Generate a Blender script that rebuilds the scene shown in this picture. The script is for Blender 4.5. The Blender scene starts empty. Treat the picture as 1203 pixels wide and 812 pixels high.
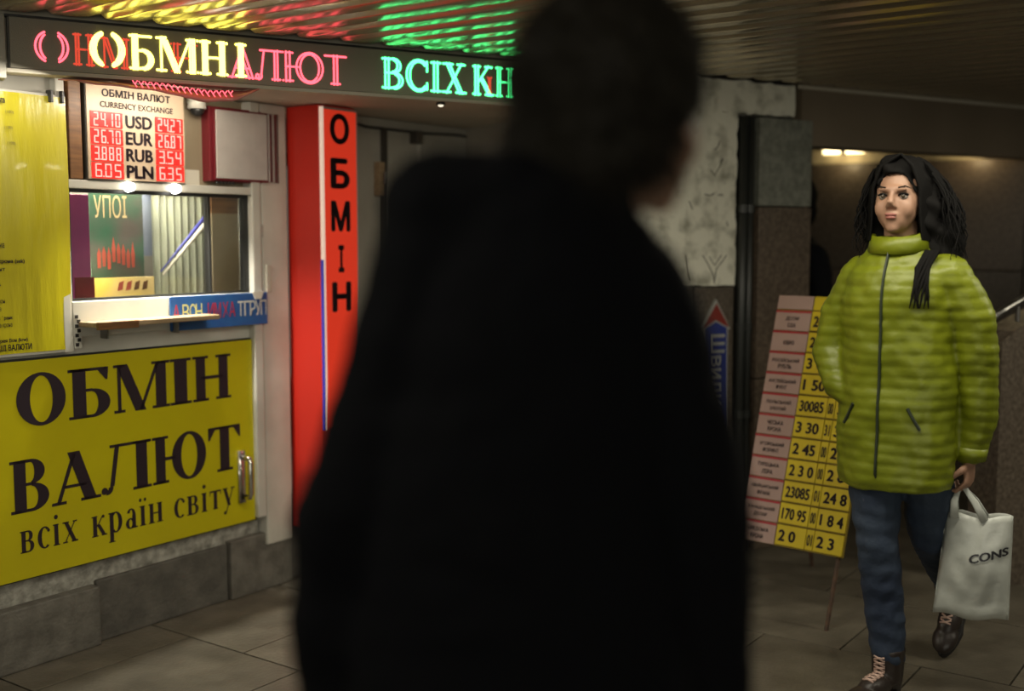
import bpy, bmesh, math, random
from mathutils import Vector, Matrix, noise
from mathutils.bvhtree import BVHTree
random.seed(7)
S = bpy.context.scene
COL = S.collection
R = math.radians
PI = math.pi

# ------------------------------------------------------------------ camera
cam = bpy.data.cameras.new('camera')
camo = bpy.data.objects.new('camera', cam)
COL.objects.link(camo)
camo.location = (0, 0, 1.44)
camo.rotation_euler = (R(90 - 5.374), 0, 0)
cam.sensor_width = 36
cam.lens = 36 * 1350 / 1203
cam.clip_start = 0.05
cam.dof.use_dof = True
cam.dof.focus_distance = 3.75
cam.dof.aperture_fstop = 1.0
S.camera = camo

# ------------------------------------------------------------------ world, light, exposure
wd = bpy.data.worlds.new('world')
S.world = wd
wd.use_nodes = True
wd.node_tree.nodes['Background'].inputs[0].default_value = (0.60, 0.62, 0.50, 1)
wd.node_tree.nodes['Background'].inputs[1].default_value = 0.12
S.view_settings.view_transform = 'Standard'
S.view_settings.look = 'None'
S.view_settings.exposure = 0.0
S.view_settings.gamma = 1.0
S.view_settings.use_curve_mapping = False
S.cycles.use_denoising = True
S.cycles.max_bounces = 8

def area(name, loc, size, size_y, power, col, rot=(0, 0, 0)):
    l = bpy.data.lights.new(name, 'AREA')
    l.shape = 'RECTANGLE'; l.size = size; l.size_y = size_y
    l.energy = power; l.color = col
    o = bpy.data.objects.new(name, l); COL.objects.link(o)
    o.location = loc; o.rotation_euler = rot
    return o
# overhead lights, out of frame above, beside and behind the camera
area('overhead_light', (0.7, 3.0, 2.10), 2.4, 0.2, 31, (1.0, 0.93, 0.76), (0, 0, 0))  # added unseen to brighten the whitewashed wall and far ceiling
area('overhead_light', (3.3, 3.4, 2.08), 1.2, 0.2, 24, (1.0, 0.93, 0.74), (0, 0, R(-35)))
area('overhead_light', (-1.2, 1.3, 2.08), 1.2, 0.25, 8, (1.0, 0.95, 0.80), (0, 0, R(-35)))
# fill light added behind the camera to brighten the view from the front
area('front_fill_light', (0.8, -4.6, 1.25), 5.0, 1.6, 85, (1.0, 0.95, 0.80), (R(90), 0, 0))

# ------------------------------------------------------------------ materials
def mat(name, col, rough=0.6, metal=0.0, col2=None, scale=8.0, detail=4.0, bump=0.0, bscale=None, emit=None, estr=1.0,
        contrast=(0.35, 0.65), spec=0.5, stretch=None, trans=0.0, coat=0.0):
    m = bpy.data.materials.new(name)
    m.use_nodes = True
    nt = m.node_tree; N = nt.nodes; L = nt.links
    b = N['Principled BSDF']
    b.inputs['Base Color'].default_value = (*col, 1)
    b.inputs['Roughness'].default_value = rough
    b.inputs['Metallic'].default_value = metal
    b.inputs['Specular IOR Level'].default_value = spec
    b.inputs['Transmission Weight'].default_value = trans
    b.inputs['Coat Weight'].default_value = coat
    tc = None
    def coord():
        nonlocal tc
        if tc is None:
            t = N.new('ShaderNodeTexCoord')
            mp = N.new('ShaderNodeMapping')
            L.new(t.outputs['Object'], mp.inputs[0])
            if stretch: mp.inputs['Scale'].default_value = stretch
            tc = mp.outputs[0]
        return tc
    if col2:
        n = N.new('ShaderNodeTexNoise'); n.inputs['Scale'].default_value = scale; n.inputs['Detail'].default_value = detail
        L.new(coord(), n.inputs['Vector'])
        r = N.new('ShaderNodeValToRGB')
        r.color_ramp.elements[0].position = contrast[0]; r.color_ramp.elements[1].position = contrast[1]
        r.color_ramp.elements[0].color = (*col, 1); r.color_ramp.elements[1].color = (*col2, 1)
        L.new(n.outputs['Fac'], r.inputs[0]); L.new(r.outputs[0], b.inputs['Base Color'])
    if bump:
        n = N.new('ShaderNodeTexNoise'); n.inputs['Scale'].default_value = bscale or scale * 3; n.inputs['Detail'].default_value = 5
        L.new(coord(), n.inputs['Vector'])
        bp = N.new('ShaderNodeBump'); bp.inputs['Strength'].default_value = bump; bp.inputs['Distance'].default_value = 0.01
        L.new(n.outputs['Fac'], bp.inputs['Height']); L.new(bp.outputs[0], b.inputs['Normal'])
    if emit:
        b.inputs['Emission Color'].default_value = (*emit, 1)
        b.inputs['Emission Strength'].default_value = estr
    return m

M = {}
M['floor'] = mat('floor_stone', (0.078, 0.067, 0.049), 0.42, col2=(0.135, 0.118, 0.088), scale=5, bump=0.25, bscale=60)
M['floor2'] = mat('floor_stone_light', (0.098, 0.085, 0.063), 0.38, col2=(0.16, 0.14, 0.105), scale=6, bump=0.25, bscale=60)
M['joint'] = mat('dark_joint', (0.03, 0.027, 0.022), 0.9)
M['plinth'] = mat('plinth_granite', (0.11, 0.10, 0.083), 0.55, col2=(0.185, 0.17, 0.142), scale=14, bump=0.4, bscale=70)
M['plinth2'] = mat('plinth_granite_dark', (0.085, 0.078, 0.066), 0.6, col2=(0.135, 0.122, 0.102), scale=14, bump=0.4, bscale=70)
M['plaster_rough'] = mat('rough_whitewashed_mortar', (0.19, 0.18, 0.15), 0.9, col2=(0.44, 0.42, 0.36), scale=24, bump=1.0, bscale=45)
M['white_pvc'] = mat('white_plastic', (0.62, 0.60, 0.52), 0.35, col2=(0.52, 0.50, 0.43), scale=5, bump=0.05)
M['grey_paint'] = mat('grey_paint', (0.42, 0.40, 0.34), 0.5, col2=(0.34, 0.32, 0.27), scale=4, bump=0.08)
M['tan_panel'] = mat('tan_panel', (0.30, 0.24, 0.155), 0.6, col2=(0.24, 0.19, 0.12), scale=4)
M['soffit'] = mat('soffit_paint', (0.50, 0.46, 0.37), 0.6, col2=(0.42, 0.385, 0.30), scale=3, bump=0.1)
M['slat'] = mat('ceiling_slat_metal', (0.56, 0.49, 0.36), 0.21, metal=0.68, bump=0.05, scale=3, bscale=7, stretch=(1, 6, 1))
M['slat_back'] = mat('ceiling_void', (0.02, 0.018, 0.013), 0.9)
M['whitewash'] = mat('old_whitewash', (0.34, 0.33, 0.26), 0.85, col2=(0.76, 0.74, 0.62), scale=11, contrast=(0.3, 0.52), bump=0.7, bscale=30)
M['crack'] = mat('wall_scratch', (0.05, 0.045, 0.035), 0.9)
M['granite'] = mat('brown_granite', (0.055, 0.042, 0.030), 0.38, col2=(0.125, 0.10, 0.075), scale=55, detail=6, bump=0.15, bscale=90)
M['granite2'] = mat('warm_granite', (0.066, 0.048, 0.034), 0.4, col2=(0.14, 0.105, 0.075), scale=60, detail=6, bump=0.15, bscale=90)
M['granite_green'] = mat('greenish_granite', (0.14, 0.145, 0.118), 0.4, col2=(0.23, 0.235, 0.195), scale=30, detail=6, bump=0.2, bscale=70)
M['bulkhead'] = mat('bulkhead_paint', (0.16, 0.125, 0.085), 0.5, col2=(0.19, 0.15, 0.105), scale=3)
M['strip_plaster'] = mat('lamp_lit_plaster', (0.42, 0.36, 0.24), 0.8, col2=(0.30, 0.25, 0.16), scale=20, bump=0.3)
M['pipe'] = mat('black_pipe', (0.022, 0.024, 0.022), 0.4)
M['yellow'] = mat('yellow_sign_film', (0.60, 0.52, 0.004), 0.32, col2=(0.53, 0.45, 0.004), scale=2.5, bump=0.03, bscale=12)
M['yellow_gloss'] = mat('yellow_laminate', (0.55, 0.48, 0.006), 0.27, col2=(0.47, 0.40, 0.006), scale=3, bump=0.28, bscale=7, stretch=(4, 1, 0.7), coat=0.2, spec=0.9)
M['ink'] = mat('dark_ink', (0.022, 0.011, 0.018), 0.5)
M['black'] = mat('black_plastic', (0.015, 0.015, 0.014), 0.4)
M['led_board'] = mat('led_board_grille', (0.27, 0.245, 0.185), 0.45, bump=0.3, bscale=300)
M['led_frame'] = mat('led_housing', (0.05, 0.045, 0.035), 0.45)
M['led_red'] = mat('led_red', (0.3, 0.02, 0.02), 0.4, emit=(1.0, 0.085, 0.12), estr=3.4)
M['led_dim'] = mat('led_dim_red', (0.3, 0.02, 0.02), 0.4, emit=(1.0, 0.10, 0.05), estr=0.75)
M['led_yellow'] = mat('led_yellow', (0.3, 0.3, 0.05), 0.4, emit=(1.0, 0.90, 0.13), estr=5.5)
M['led_green'] = mat('led_green', (0.05, 0.3, 0.1), 0.4, emit=(0.07, 1.0, 0.27), estr=5.0)
M['digit_field'] = mat('red_display_field', (0.35, 0.01, 0.01), 0.3, emit=(1.0, 0.028, 0.018), estr=1.0)
M['digit'] = mat('red_display_digit', (0.5, 0.1, 0.1), 0.3, emit=(1.0, 0.34, 0.28), estr=1.7)
M['rate_panel'] = mat('rate_panel_film', (0.52, 0.40, 0.28), 0.4, col2=(0.46, 0.35, 0.24), scale=5)
M['wood'] = mat('brown_wood', (0.20, 0.09, 0.028), 0.45, col2=(0.11, 0.045, 0.015), scale=9, stretch=(1, 1, 8))
M['wood_light'] = mat('worn_shelf_wood', (0.40, 0.29, 0.17), 0.5, col2=(0.28, 0.19, 0.10), scale=9, stretch=(1, 8, 8))
M['paper'] = mat('white_paper', (0.58, 0.53, 0.48), 0.6, col2=(0.50, 0.45, 0.41), scale=10)
M['cream'] = mat('cream_paper', (0.62, 0.58, 0.48), 0.6)
M['dark_red'] = mat('dark_red_leatherette', (0.16, 0.012, 0.018), 0.35)
M['red_box'] = mat('red_lightbox_side', (0.50, 0.022, 0.012), 0.4, emit=(1.0, 0.035, 0.015), estr=0.03)
M['red_face'] = mat('backlit_red_acrylic', (0.55, 0.03, 0.015), 0.35, emit=(1.0, 0.055, 0.02), estr=0.42)
M['white_edge'] = mat('lightbox_white_edge', (0.6, 0.5, 0.45), 0.4, emit=(1.0, 0.72, 0.55), estr=0.55)
M['blue_edge'] = mat('blue_edge_strip', (0.02, 0.03, 0.25), 0.4, emit=(0.05, 0.05, 0.6), estr=0.25)
M['blue_sign'] = mat('blue_sign_film', (0.018, 0.07, 0.24), 0.4, col2=(0.02, 0.10, 0.28), scale=12)
M['txt_white'] = mat('white_lettering', (0.60, 0.60, 0.52), 0.5)
M['txt_yellow'] = mat('yellow_lettering', (0.50, 0.50, 0.18), 0.5)
M['txt_red'] = mat('red_lettering', (0.42, 0.02, 0.03), 0.5)
M['chrome'] = mat('chrome_metal', (0.6, 0.57, 0.52), 0.2, metal=1.0)
M['magenta'] = mat('magenta_board', (0.42, 0.05, 0.22), 0.5, col2=(0.24, 0.03, 0.15), scale=3)
M['poster_green'] = mat('dark_green_poster', (0.035, 0.10, 0.06), 0.4, col2=(0.10, 0.085, 0.075), scale=7)
M['gold_txt'] = mat('pale_gold_lettering', (0.50, 0.38, 0.20), 0.5)
M['poster_red'] = mat('poster_red_figures', (0.38, 0.07, 0.045), 0.5)
M['poster_yellow'] = mat('yellow_poster', (0.85, 0.62, 0.12), 0.5, col2=(0.85, 0.66, 0.35), scale=6)
M['curtain'] = mat('grey_green_blind', (0.30, 0.31, 0.25), 0.6, col2=(0.46, 0.48, 0.36), scale=6, stretch=(5, 1, 0.5))
M['curtain_blue'] = mat('blue_grey_card', (0.12, 0.14, 0.21), 0.5, col2=(0.20, 0.22, 0.28), scale=6)
M['interior'] = mat('booth_interior', (0.22, 0.20, 0.17), 0.7)
M['lamp_white'] = mat('lit_led_lamp', (1, 1, 1), 0.4, emit=(1.0, 0.97, 0.86), estr=14)
M['lamp_warm'] = mat('lit_warm_tube', (1, 0.9, 0.7), 0.4, emit=(1.0, 0.80, 0.42), estr=5)
M['steel'] = mat('brushed_steel', (0.30, 0.29, 0.27), 0.35, metal=1.0)
M['rust'] = mat('rusty_angle_iron', (0.10, 0.055, 0.030), 0.7, col2=(0.05, 0.03, 0.02), scale=30)
M['pink'] = mat('pale_pink_board', (0.40, 0.27, 0.235), 0.55, col2=(0.35, 0.235, 0.20), scale=5)
M['board_yellow'] = mat('yellow_number_card', (0.60, 0.46, 0.006), 0.5, col2=(0.52, 0.39, 0.006), scale=10)
M['board_dark'] = mat('board_backing', (0.20, 0.14, 0.01), 0.7)
M['line_red'] = mat('red_rule', (0.36, 0.02, 0.03), 0.5)
M['arrow_red'] = mat('dull_red_film', (0.20, 0.02, 0.012), 0.5)
M['arrow_blue'] = mat('deep_blue_film', (0.015, 0.03, 0.19), 0.45)
M['sign_white'] = mat('grey_white_border', (0.33, 0.33, 0.30), 0.5)
M['skin'] = mat('skin', (0.37, 0.215, 0.14), 0.5, col2=(0.33, 0.185, 0.12), scale=12)
M['lips'] = mat('lips', (0.27, 0.09, 0.07), 0.4)
M['eye'] = mat('eyeball', (0.30, 0.27, 0.24), 0.2)
M['iris'] = mat('iris', (0.05, 0.035, 0.02), 0.2)
M['hair_black'] = mat('black_wavy_hair', (0.006, 0.0055, 0.005), 0.8, spec=0.12)
M['hair_brown'] = mat('dark_brown_hair', (0.020, 0.017, 0.012), 0.7, spec=0.2)
M['jacket'] = mat('lime_quilted_nylon', (0.175, 0.205, 0.005), 0.45, col2=(0.14, 0.168, 0.004), scale=6, bump=0.25, bscale=25)
M['zip'] = mat('dark_zip', (0.02, 0.03, 0.015), 0.5)
M['jeans'] = mat('blue_denim', (0.010, 0.020, 0.045), 0.8, col2=(0.030, 0.047, 0.075), scale=4, bump=0.3, bscale=50)
M['boot'] = mat('dark_boot_leather', (0.022, 0.015, 0.012), 0.4, bump=0.2, bscale=40, scale=5)
M['sole'] = mat('boot_sole', (0.012, 0.010, 0.009), 0.7)
M['lace'] = mat('pink_beige_laces', (0.48, 0.33, 0.27), 0.6)
M['bag'] = mat('white_plastic_bag', (0.54, 0.56, 0.51), 0.35, col2=(0.44, 0.46, 0.42), scale=7, bump=0.4, bscale=14)
M['bag_txt'] = mat('bag_lettering', (0.03, 0.03, 0.035), 0.5)
M['coat'] = mat('black_coat_cloth', (0.0028, 0.003, 0.0042), 0.9, spec=0.15, bump=0.3, bscale=35, scale=5)
M['coat2'] = mat('near_black_cloth', (0.004, 0.0045, 0.006), 0.9, spec=0.2)
M['trousers'] = mat('black_trousers', (0.006, 0.006, 0.007), 0.9)

gm = bpy.data.materials.new('window_glass'); gm.use_nodes = True
_n = gm.node_tree.nodes; _l = gm.node_tree.links
_b = _n['Principled BSDF']; _n.remove(_b)
_t = _n.new('ShaderNodeBsdfTransparent'); _t.inputs[0].default_value = (0.93, 0.94, 0.92, 1)
_g = _n.new('ShaderNodeBsdfGlossy'); _g.inputs['Roughness'].default_value = 0.05
_f = _n.new('ShaderNodeFresnel'); _f.inputs[0].default_value = 1.5
_m = _n.new('ShaderNodeMixShader')
_l.new(_f.outputs[0], _m.inputs[0]); _l.new(_t.outputs[0], _m.inputs[1]); _l.new(_g.outputs[0], _m.inputs[2])
_l.new(_m.outputs[0], _n['Material Output'].inputs[0])
M['glass'] = gm
M['visor'] = mat('acrylic_red_light_tint', (0.52, 0.19, 0.16), 0.25, bump=0.2, bscale=30, scale=5, coat=0.5)  # rosy tint stands in for red light on the plastic

# ------------------------------------------------------------------ helpers
class MB:
    def __init__(s): s.v = []; s.f = []
    def quad(s, a, b, c, d):
        i = len(s.v); s.v += [tuple(a), tuple(b), tuple(c), tuple(d)]; s.f.append((i, i+1, i+2, i+3)); return s
    def box(s, x0, x1, y0, y1, z0, z1):
        i = len(s.v)
        s.v += [(x, y, z) for z in (z0, z1) for y in (y0, y1) for x in (x0, x1)]
        for f in ((0,2,3,1),(4,5,7,6),(0,1,5,4),(2,6,7,3),(0,4,6,2),(1,3,7,5)): s.f.append(tuple(i+k for k in f))
        return s
    def prism(s, pts, y0, y1):
        """outline in x,z (counter-clockwise seen from -y), extruded from y0 to y1"""
        n = len(pts); i = len(s.v)
        s.v += [(p[0], y0, p[1]) for p in pts] + [(p[0], y1, p[1]) for p in pts]
        s.f.append(tuple(range(i, i+n))); s.f.append(tuple(range(i+2*n-1, i+n-1, -1)))
        for k in range(n): s.f.append((i+k, i+n+k, i+n+(k+1) % n, i+(k+1) % n))
        return s
    def tube(s, pts, rs, seg=10, cap=True, flat=1.0):
        pts = [Vector(p) for p in pts]
        if not hasattr(rs, '__len__'): rs = [rs]*len(pts)
        up = None; rings = []
        for k, p in enumerate(pts):
            d = (pts[min(k+1, len(pts)-1)] - pts[max(k-1, 0)])
            d = d.normalized() if d.length > 1e-9 else Vector((0, 0, 1))
            if up is None:
                up = Vector((0, 0, 1)) if abs(d.z) < 0.9 else Vector((1, 0, 0))
            a = (up - d*up.dot(d)).normalized(); b = d.cross(a); up = a
            i = len(s.v); rings.append(i)
            for q in range(seg):
                t = 2*PI*q/seg
                s.v.append(tuple(p + a*math.cos(t)*rs[k] + b*math.sin(t)*rs[k]*flat))
        for k in range(len(rings)-1):
            for q in range(seg):
                s.f.append((rings[k]+q, rings[k]+(q+1) % seg, rings[k+1]+(q+1) % seg, rings[k+1]+q))
        if cap:
            s.f.append(tuple(rings[0]+q for q in range(seg-1, -1, -1)))
            s.f.append(tuple(rings[-1]+q for q in range(seg)))
        return s
    def ball(s, c, r, seg=16, rings=10, rot=None):
        c = Vector(c); r = Vector(r) if hasattr(r, '__len__') else Vector((r, r, r))
        i = len(s.v)
        def P(x, y, z):
            p = Vector((x*r.x, y*r.y, z*r.z))
            if rot: p = rot @ p
            return tuple(c+p)
        s.v.append(P(0, 0, -1))
        for k in range(1, rings):
            t = -PI/2+PI*k/rings
            for q in range(seg): s.v.append(P(math.cos(t)*math.cos(2*PI*q/seg), math.cos(t)*math.sin(2*PI*q/seg), math.sin(t)))
        s.v.append(P(0, 0, 1)); top = len(s.v)-1
        for q in range(seg): s.f.append((i, i+1+(q+1) % seg, i+1+q))
        for k in range(rings-2):
            a = i+1+k*seg; b = a+seg
            for q in range(seg): s.f.append((a+q, a+(q+1) % seg, b+(q+1) % seg, b+q))
        a = i+1+(rings-2)*seg
        for q in range(seg): s.f.append((a+q, a+(q+1) % seg, top))
        return s
    def loft(s, secs, seg=28):
        """horizontal ellipses: (cx, cy, z, rx, ry)"""
        rings = []
        for cx, cy, z, rx, ry in secs:
            rings.append(len(s.v))
            for q in range(seg):
                t = 2*PI*q/seg; s.v.append((cx+rx*math.cos(t), cy+ry*math.sin(t), z))
        for k in range(len(rings)-1):
            for q in range(seg): s.f.append((rings[k]+q, rings[k]+(q+1) % seg, rings[k+1]+(q+1) % seg, rings[k+1]+q))
        s.f.append(tuple(rings[0]+q for q in range(seg-1, -1, -1)))
        s.f.append(tuple(rings[-1]+q for q in range(seg)))
        return s
    def mesh(s, name):
        me = bpy.data.meshes.new(name); me.from_pydata(s.v, [], s.f); me.update(); return me
    def build(s, name, m, parent=None, smooth=False, bev=0.0, fix=True):
        me = s.mesh(name)
        if bev or fix:
            bm = bmesh.new(); bm.from_mesh(me)
            if fix: bmesh.ops.recalc_face_normals(bm, faces=bm.faces)
            if bev:
                es = [e for e in bm.edges if len(e.link_faces) == 2 and e.calc_face_angle(0) > 0.5]
                bmesh.ops.bevel(bm, geom=es, offset=bev, segments=2, affect='EDGES', profile=0.6)
            bm.to_mesh(me); bm.free()
        return link(name, me, m, parent, smooth)

def link(name, me, m, parent=None, smooth=False):
    me.materials.clear(); me.materials.append(m)
    if smooth: me.polygons.foreach_set('use_smooth', [True]*len(me.polygons))
    o = bpy.data.objects.new(name, me); COL.objects.link(o)
    if parent is not None: o.parent = parent
    return o
def tag(o, label=None, cat=None, group=None, kind=None):
    if label: o['label'] = label
    if cat: o['category'] = cat
    if group: o['group'] = group
    if kind: o['kind'] = kind
    return o
def thing(name, label, cat, loc=(0, 0, 0), rz=0.0, group=None):
    o = bpy.data.objects.new(name, None); COL.objects.link(o)
    o.location = loc; o.rotation_euler = (0, 0, rz)
    o.empty_display_size = 0.1
    return tag(o, label, cat, group)
def place(o, loc, rz=0.0):
    o.location = loc; o.rotation_euler = (0, 0, rz); return o

# booth frame: x along the booth front (to the right and away), y into the booth, z up
BO = Vector((-1.6795, 3.6506, 0)); BA = R(54.5195)
BX = Vector((math.cos(BA), math.sin(BA), 0)); BY = Vector((-math.sin(BA), math.cos(BA), 0))
# hall frame: the wall line that carries the LED board, the whitewashed wall, pillar and bulkhead
WO = Vector((0.9893, 5.1567, 0)); WA = R(30.7573)
WX = Vector((math.cos(WA), math.sin(WA), 0)); WY = Vector((-math.sin(WA), math.cos(WA), 0))
def bp(u, v=0, z=0): return BO + BX*u + BY*v + Vector((0, 0, z))
def wp(u, v=0, z=0): return WO + WX*u + WY*v + Vector((0, 0, z))
CEIL = 2.139

def text_mesh(s, bold=0.0, ext=0.0006):
    cu = bpy.data.curves.new('text', 'FONT'); cu.body = s; cu.size = 1.0
    cu.extrude = 0; cu.resolution_u = 3
    o = bpy.data.objects.new('text', cu); COL.objects.link(o)
    dg = bpy.context.evaluated_depsgraph_get(); dg.update()
    me = bpy.data.meshes.new_from_object(o.evaluated_get(dg))
    bpy.data.objects.remove(o); bpy.data.curves.remove(cu)
    if bold > 0.015:      # heavier strokes: the same outlines laid a little to each side
        v0 = [v.co.copy() for v in me.vertices]; f0 = [tuple(p.vertices) for p in me.polygons]
        V, F = [], []
        for q, (dx, dy) in enumerate(((0, 0), (1, 0), (-1, 0), (0, .7), (0, -.7), (.6, .5), (-.6, .5), (.6, -.5), (-.6, -.5))):
            k0 = len(V); V += [(c.x+dx*bold, c.y+dy*bold, 0) for c in v0]; F += [tuple(k0+i for i in f) for f in f0]
        me = bpy.data.meshes.new('text'); me.from_pydata(V, [], F); me.update()
    return me
def text(s, m, parent, x0, x1, z0, z1, y, bold=0.0, name='lettering', keep=False, align='l'):
    """flat print in the local xz plane facing -y, fitted to the box"""
    me = text_mesh(s, bold)
    xs = [v.co.x for v in me.vertices]; ys = [v.co.y for v in me.vertices]
    if not xs: return None
    a, b, c, d = min(xs), max(xs), min(ys), max(ys)
    kz = (z1-z0)/max(d-c, 1e-6); kx = (x1-x0)/max(b-a, 1e-6)
    if keep: kx = kz
    for v in me.vertices: v.co = Vector((x0+(v.co.x-a)*kx, y, z0+(v.co.y-c)*kz))
    return link(name, me, m, parent)

# ------------------------------------------------------------------ serif alphabet (caps 1 unit high)
def glyph(ch, T=0.2, t=0.045, sf=0.075):
    P = []
    def stem(x, y0=0, y1=1, w=None, s=True):
        w = T if w is None else w
        P.append(('q', x, y0, x, y1, w))
        if s:
            P.append(('b', x-w/2-sf, x+w/2+sf, y0, y0+t)); P.append(('b', x-w/2-sf, x+w/2+sf, y1-t, y1))
    if ch == 'О': P.append(('a', .47, .5, .45, .52, 0, 360, T*1.08, t*1.1)); W_ = .94
    elif ch == 'Б':
        stem(.2); P.append(('b', .05, .68, 1-t, 1)); P.append(('p', [(.66, .74), (.69, .74), (.71, 1), (.52, 1-t)]))
        P.append(('b', .2, .42, .53, .53+t)); P.append(('b', .2, .42, 0, t)); P.append(('a', .42, .29, .31, .29, -90, 90, T*.95, t)); W_ = .76
    elif ch == 'В':
        stem(.2); P.append(('b', .2, .42, 1-t, 1)); P.append(('b', .2, .45, .5, .5+t)); P.append(('b', .2, .42, 0, t))
        P.append(('a', .41, .76, .27, .24, -90, 90, T*.9, t)); P.append(('a', .42, .27, .33, .27, -90, 90, T*.95, t)); W_ = .78
    elif ch == 'М':
        stem(.13, w=t*1.2); P.append(('q', .56, .0, .19, 1, T)); P.append(('q', .56, .0, .93, 1, t*1.2)); stem(.99); W_ = 1.16
    elif ch == 'І': stem(.2); W_ = .4
    elif ch == 'Н': stem(.19); stem(.74); P.append(('b', .19, .74, .48, .48+t*1.2)); W_ = .93
    elif ch == 'А':
        P.append(('q', .12, 0, .46, 1, t*1.3)); P.append(('q', .76, 0, .44, 1, T*1.05)); P.append(('b', .22, .68, .30, .30+t))
        P.append(('b', .0, .28, 0, t)); P.append(('b', .56, .96, 0, t)); W_ = .96
    elif ch == 'Л':
        P.append(('b', .17, 1.0, 1-t, 1)); stem(.8); P.append(('q', .20, .16, .32, 1, t*1.5)); P.append(('a', .10, .13, .12, .13, -100, 20, t*1.6, t*1.6)); P.append(('a', .05, .09, .06, .07, 0, 360, .06, .07)); W_ = 1.0
    elif ch == 'Ю':
        stem(.19); P.append(('b', .19, .55, .48, .48+t*1.2)); P.append(('a', .88, .5, .42, .52, 0, 360, T*1.0, t*1.1)); W_ = 1.32
    elif ch == 'Т':
        stem(.4); P.append(('b', .02, .78, 1-t, 1)); P.append(('p', [(.02, .72), (.05, .72), (.18, 1-t), (.02, 1)])); P.append(('p', [(.75, .72), (.78, .72), (.78, 1), (.62, 1-t)])); W_ = .8
    elif ch == 'С':
        P.append(('a', .47, .5, .45, .52, 48, 312, T, t*1.1)); P.append(('q', .77, .66, .77, .98, t)); P.append(('q', .77, .05, .77, .26, t)); W_ = .84
    elif ch == 'Х':
        P.append(('q', .76, 0, .22, 1, T)); P.append(('q', .16, 0, .78, 1, t*1.2)); P.append(('b', 0, .32, 0, t)); P.append(('b', .56, .96, 0, t))
        P.append(('b', .02, .42, 1-t, 1)); P.append(('b', .62, .92, 1-t, 1)); W_ = .96
    elif ch == 'К':
        stem(.19); P.append(('q', .80, 0, .42, .56, T*.9)); P.append(('q', .30, .48, .72, 1, t*1.3)); P.append(('b', .6, .96, 0, t)); P.append(('b', .58, .88, 1-t, 1)); W_ = .94
    # lower case, drawn on the x-height (0.66)
    elif ch in 'всіхкраїнту':
        X = .66
        def st(x, y0=0, y1=X, w=None, s=True):
            w = T*.75 if w is None else w
            P.append(('q', x, y0, x, y1, w))
            if s:
                P.append(('b', x-w/2-.05, x+w/2+.05, y0, y0+t*.8)); P.append(('b', x-w/2-.05, x+w/2+.02, y1-t*.8, y1))
        if ch == 'в':
            st(.12); P.append(('b', .12, .3, X-t, X)); P.append(('b', .12, .3, .33, .33+t)); P.append(('b', .12, .3, 0, t))
            P.append(('a', .28, .50, .16, .16, -90, 90, T*.65, t)); P.append(('a', .29, .18, .19, .18, -90, 90, T*.7, t)); W_ = .54
        elif ch == 'с': P.append(('a', .27, .33, .25, .34, 50, 310, T*.75, t)); P.append(('a', .41, .53, .05, .05, 0, 360, .05, .05)); W_ = .5
        elif ch in 'ії':
            st(.14)
            if ch == 'і': P.append(('a', .14, .88, .07, .07, 0, 360, .07, .07))
            else: P.append(('a', .05, .86, .05, .06, 0, 360, .05, .06)); P.append(('a', .24, .86, .05, .06, 0, 360, .05, .06))
            W_ = .32
        elif ch == 'х':
            P.append(('q', .44, 0, .12, X, T*.75)); P.append(('q', .08, 0, .46, X, t)); P.append(('b', 0, .18, 0, t)); P.append(('b', .32, .56, 0, t)); P.append(('b', .0, .24, X-t, X)); P.append(('b', .38, .54, X-t, X)); W_ = .57
        elif ch == 'к':
            st(.12); P.append(('q', .46, 0, .24, .38, T*.7)); P.append(('q', .2, .32, .42, X, t)); P.append(('a', .43, X-.05, .05, .05, 0, 360, .05, .05)); P.append(('b', .36, .56, 0, t)); W_ = .57
        elif ch == 'р':
            st(.12, -.3, X); P.append(('a', .28, .33, .24, .34, -130, 130, T*.75, t)); W_ = .57
        elif ch == 'а':
            st(.36, 0, .45, s=False); P.append(('a', .25, .45, .17, .21, 0, 160, T*.6, t)); P.append(('a', .22, .17, .18, .18, 30, 330, T*.65, t)); P.append(('b', .36, .5, 0, .05)); W_ = .52
        elif ch == 'н': st(.12); st(.46); P.append(('b', .12, .46, .31, .31+t)); W_ = .6
        elif ch == 'т': st(.25, s=False); P.append(('b', .15, .35, 0, t)); P.append(('b', .0, .5, X-t*1.3, X)); P.append(('b', .0, .03, X-.17, X)); P.append(('b', .47, .5, X-.17, X)); W_ = .52
        elif ch == 'у':
            P.append(('q', .29, .02, .1, X, T*.7)); P.append(('q', .14, -.24, .46, X, t)); P.append(('a', .10, -.22, .06, .06, 0, 360, .06, .06)); P.append(('b', 0, .22, X-t, X)); P.append(('b', .36, .54, X-t, X)); W_ = .55
    else: W_ = .4
    return W_, P

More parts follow.
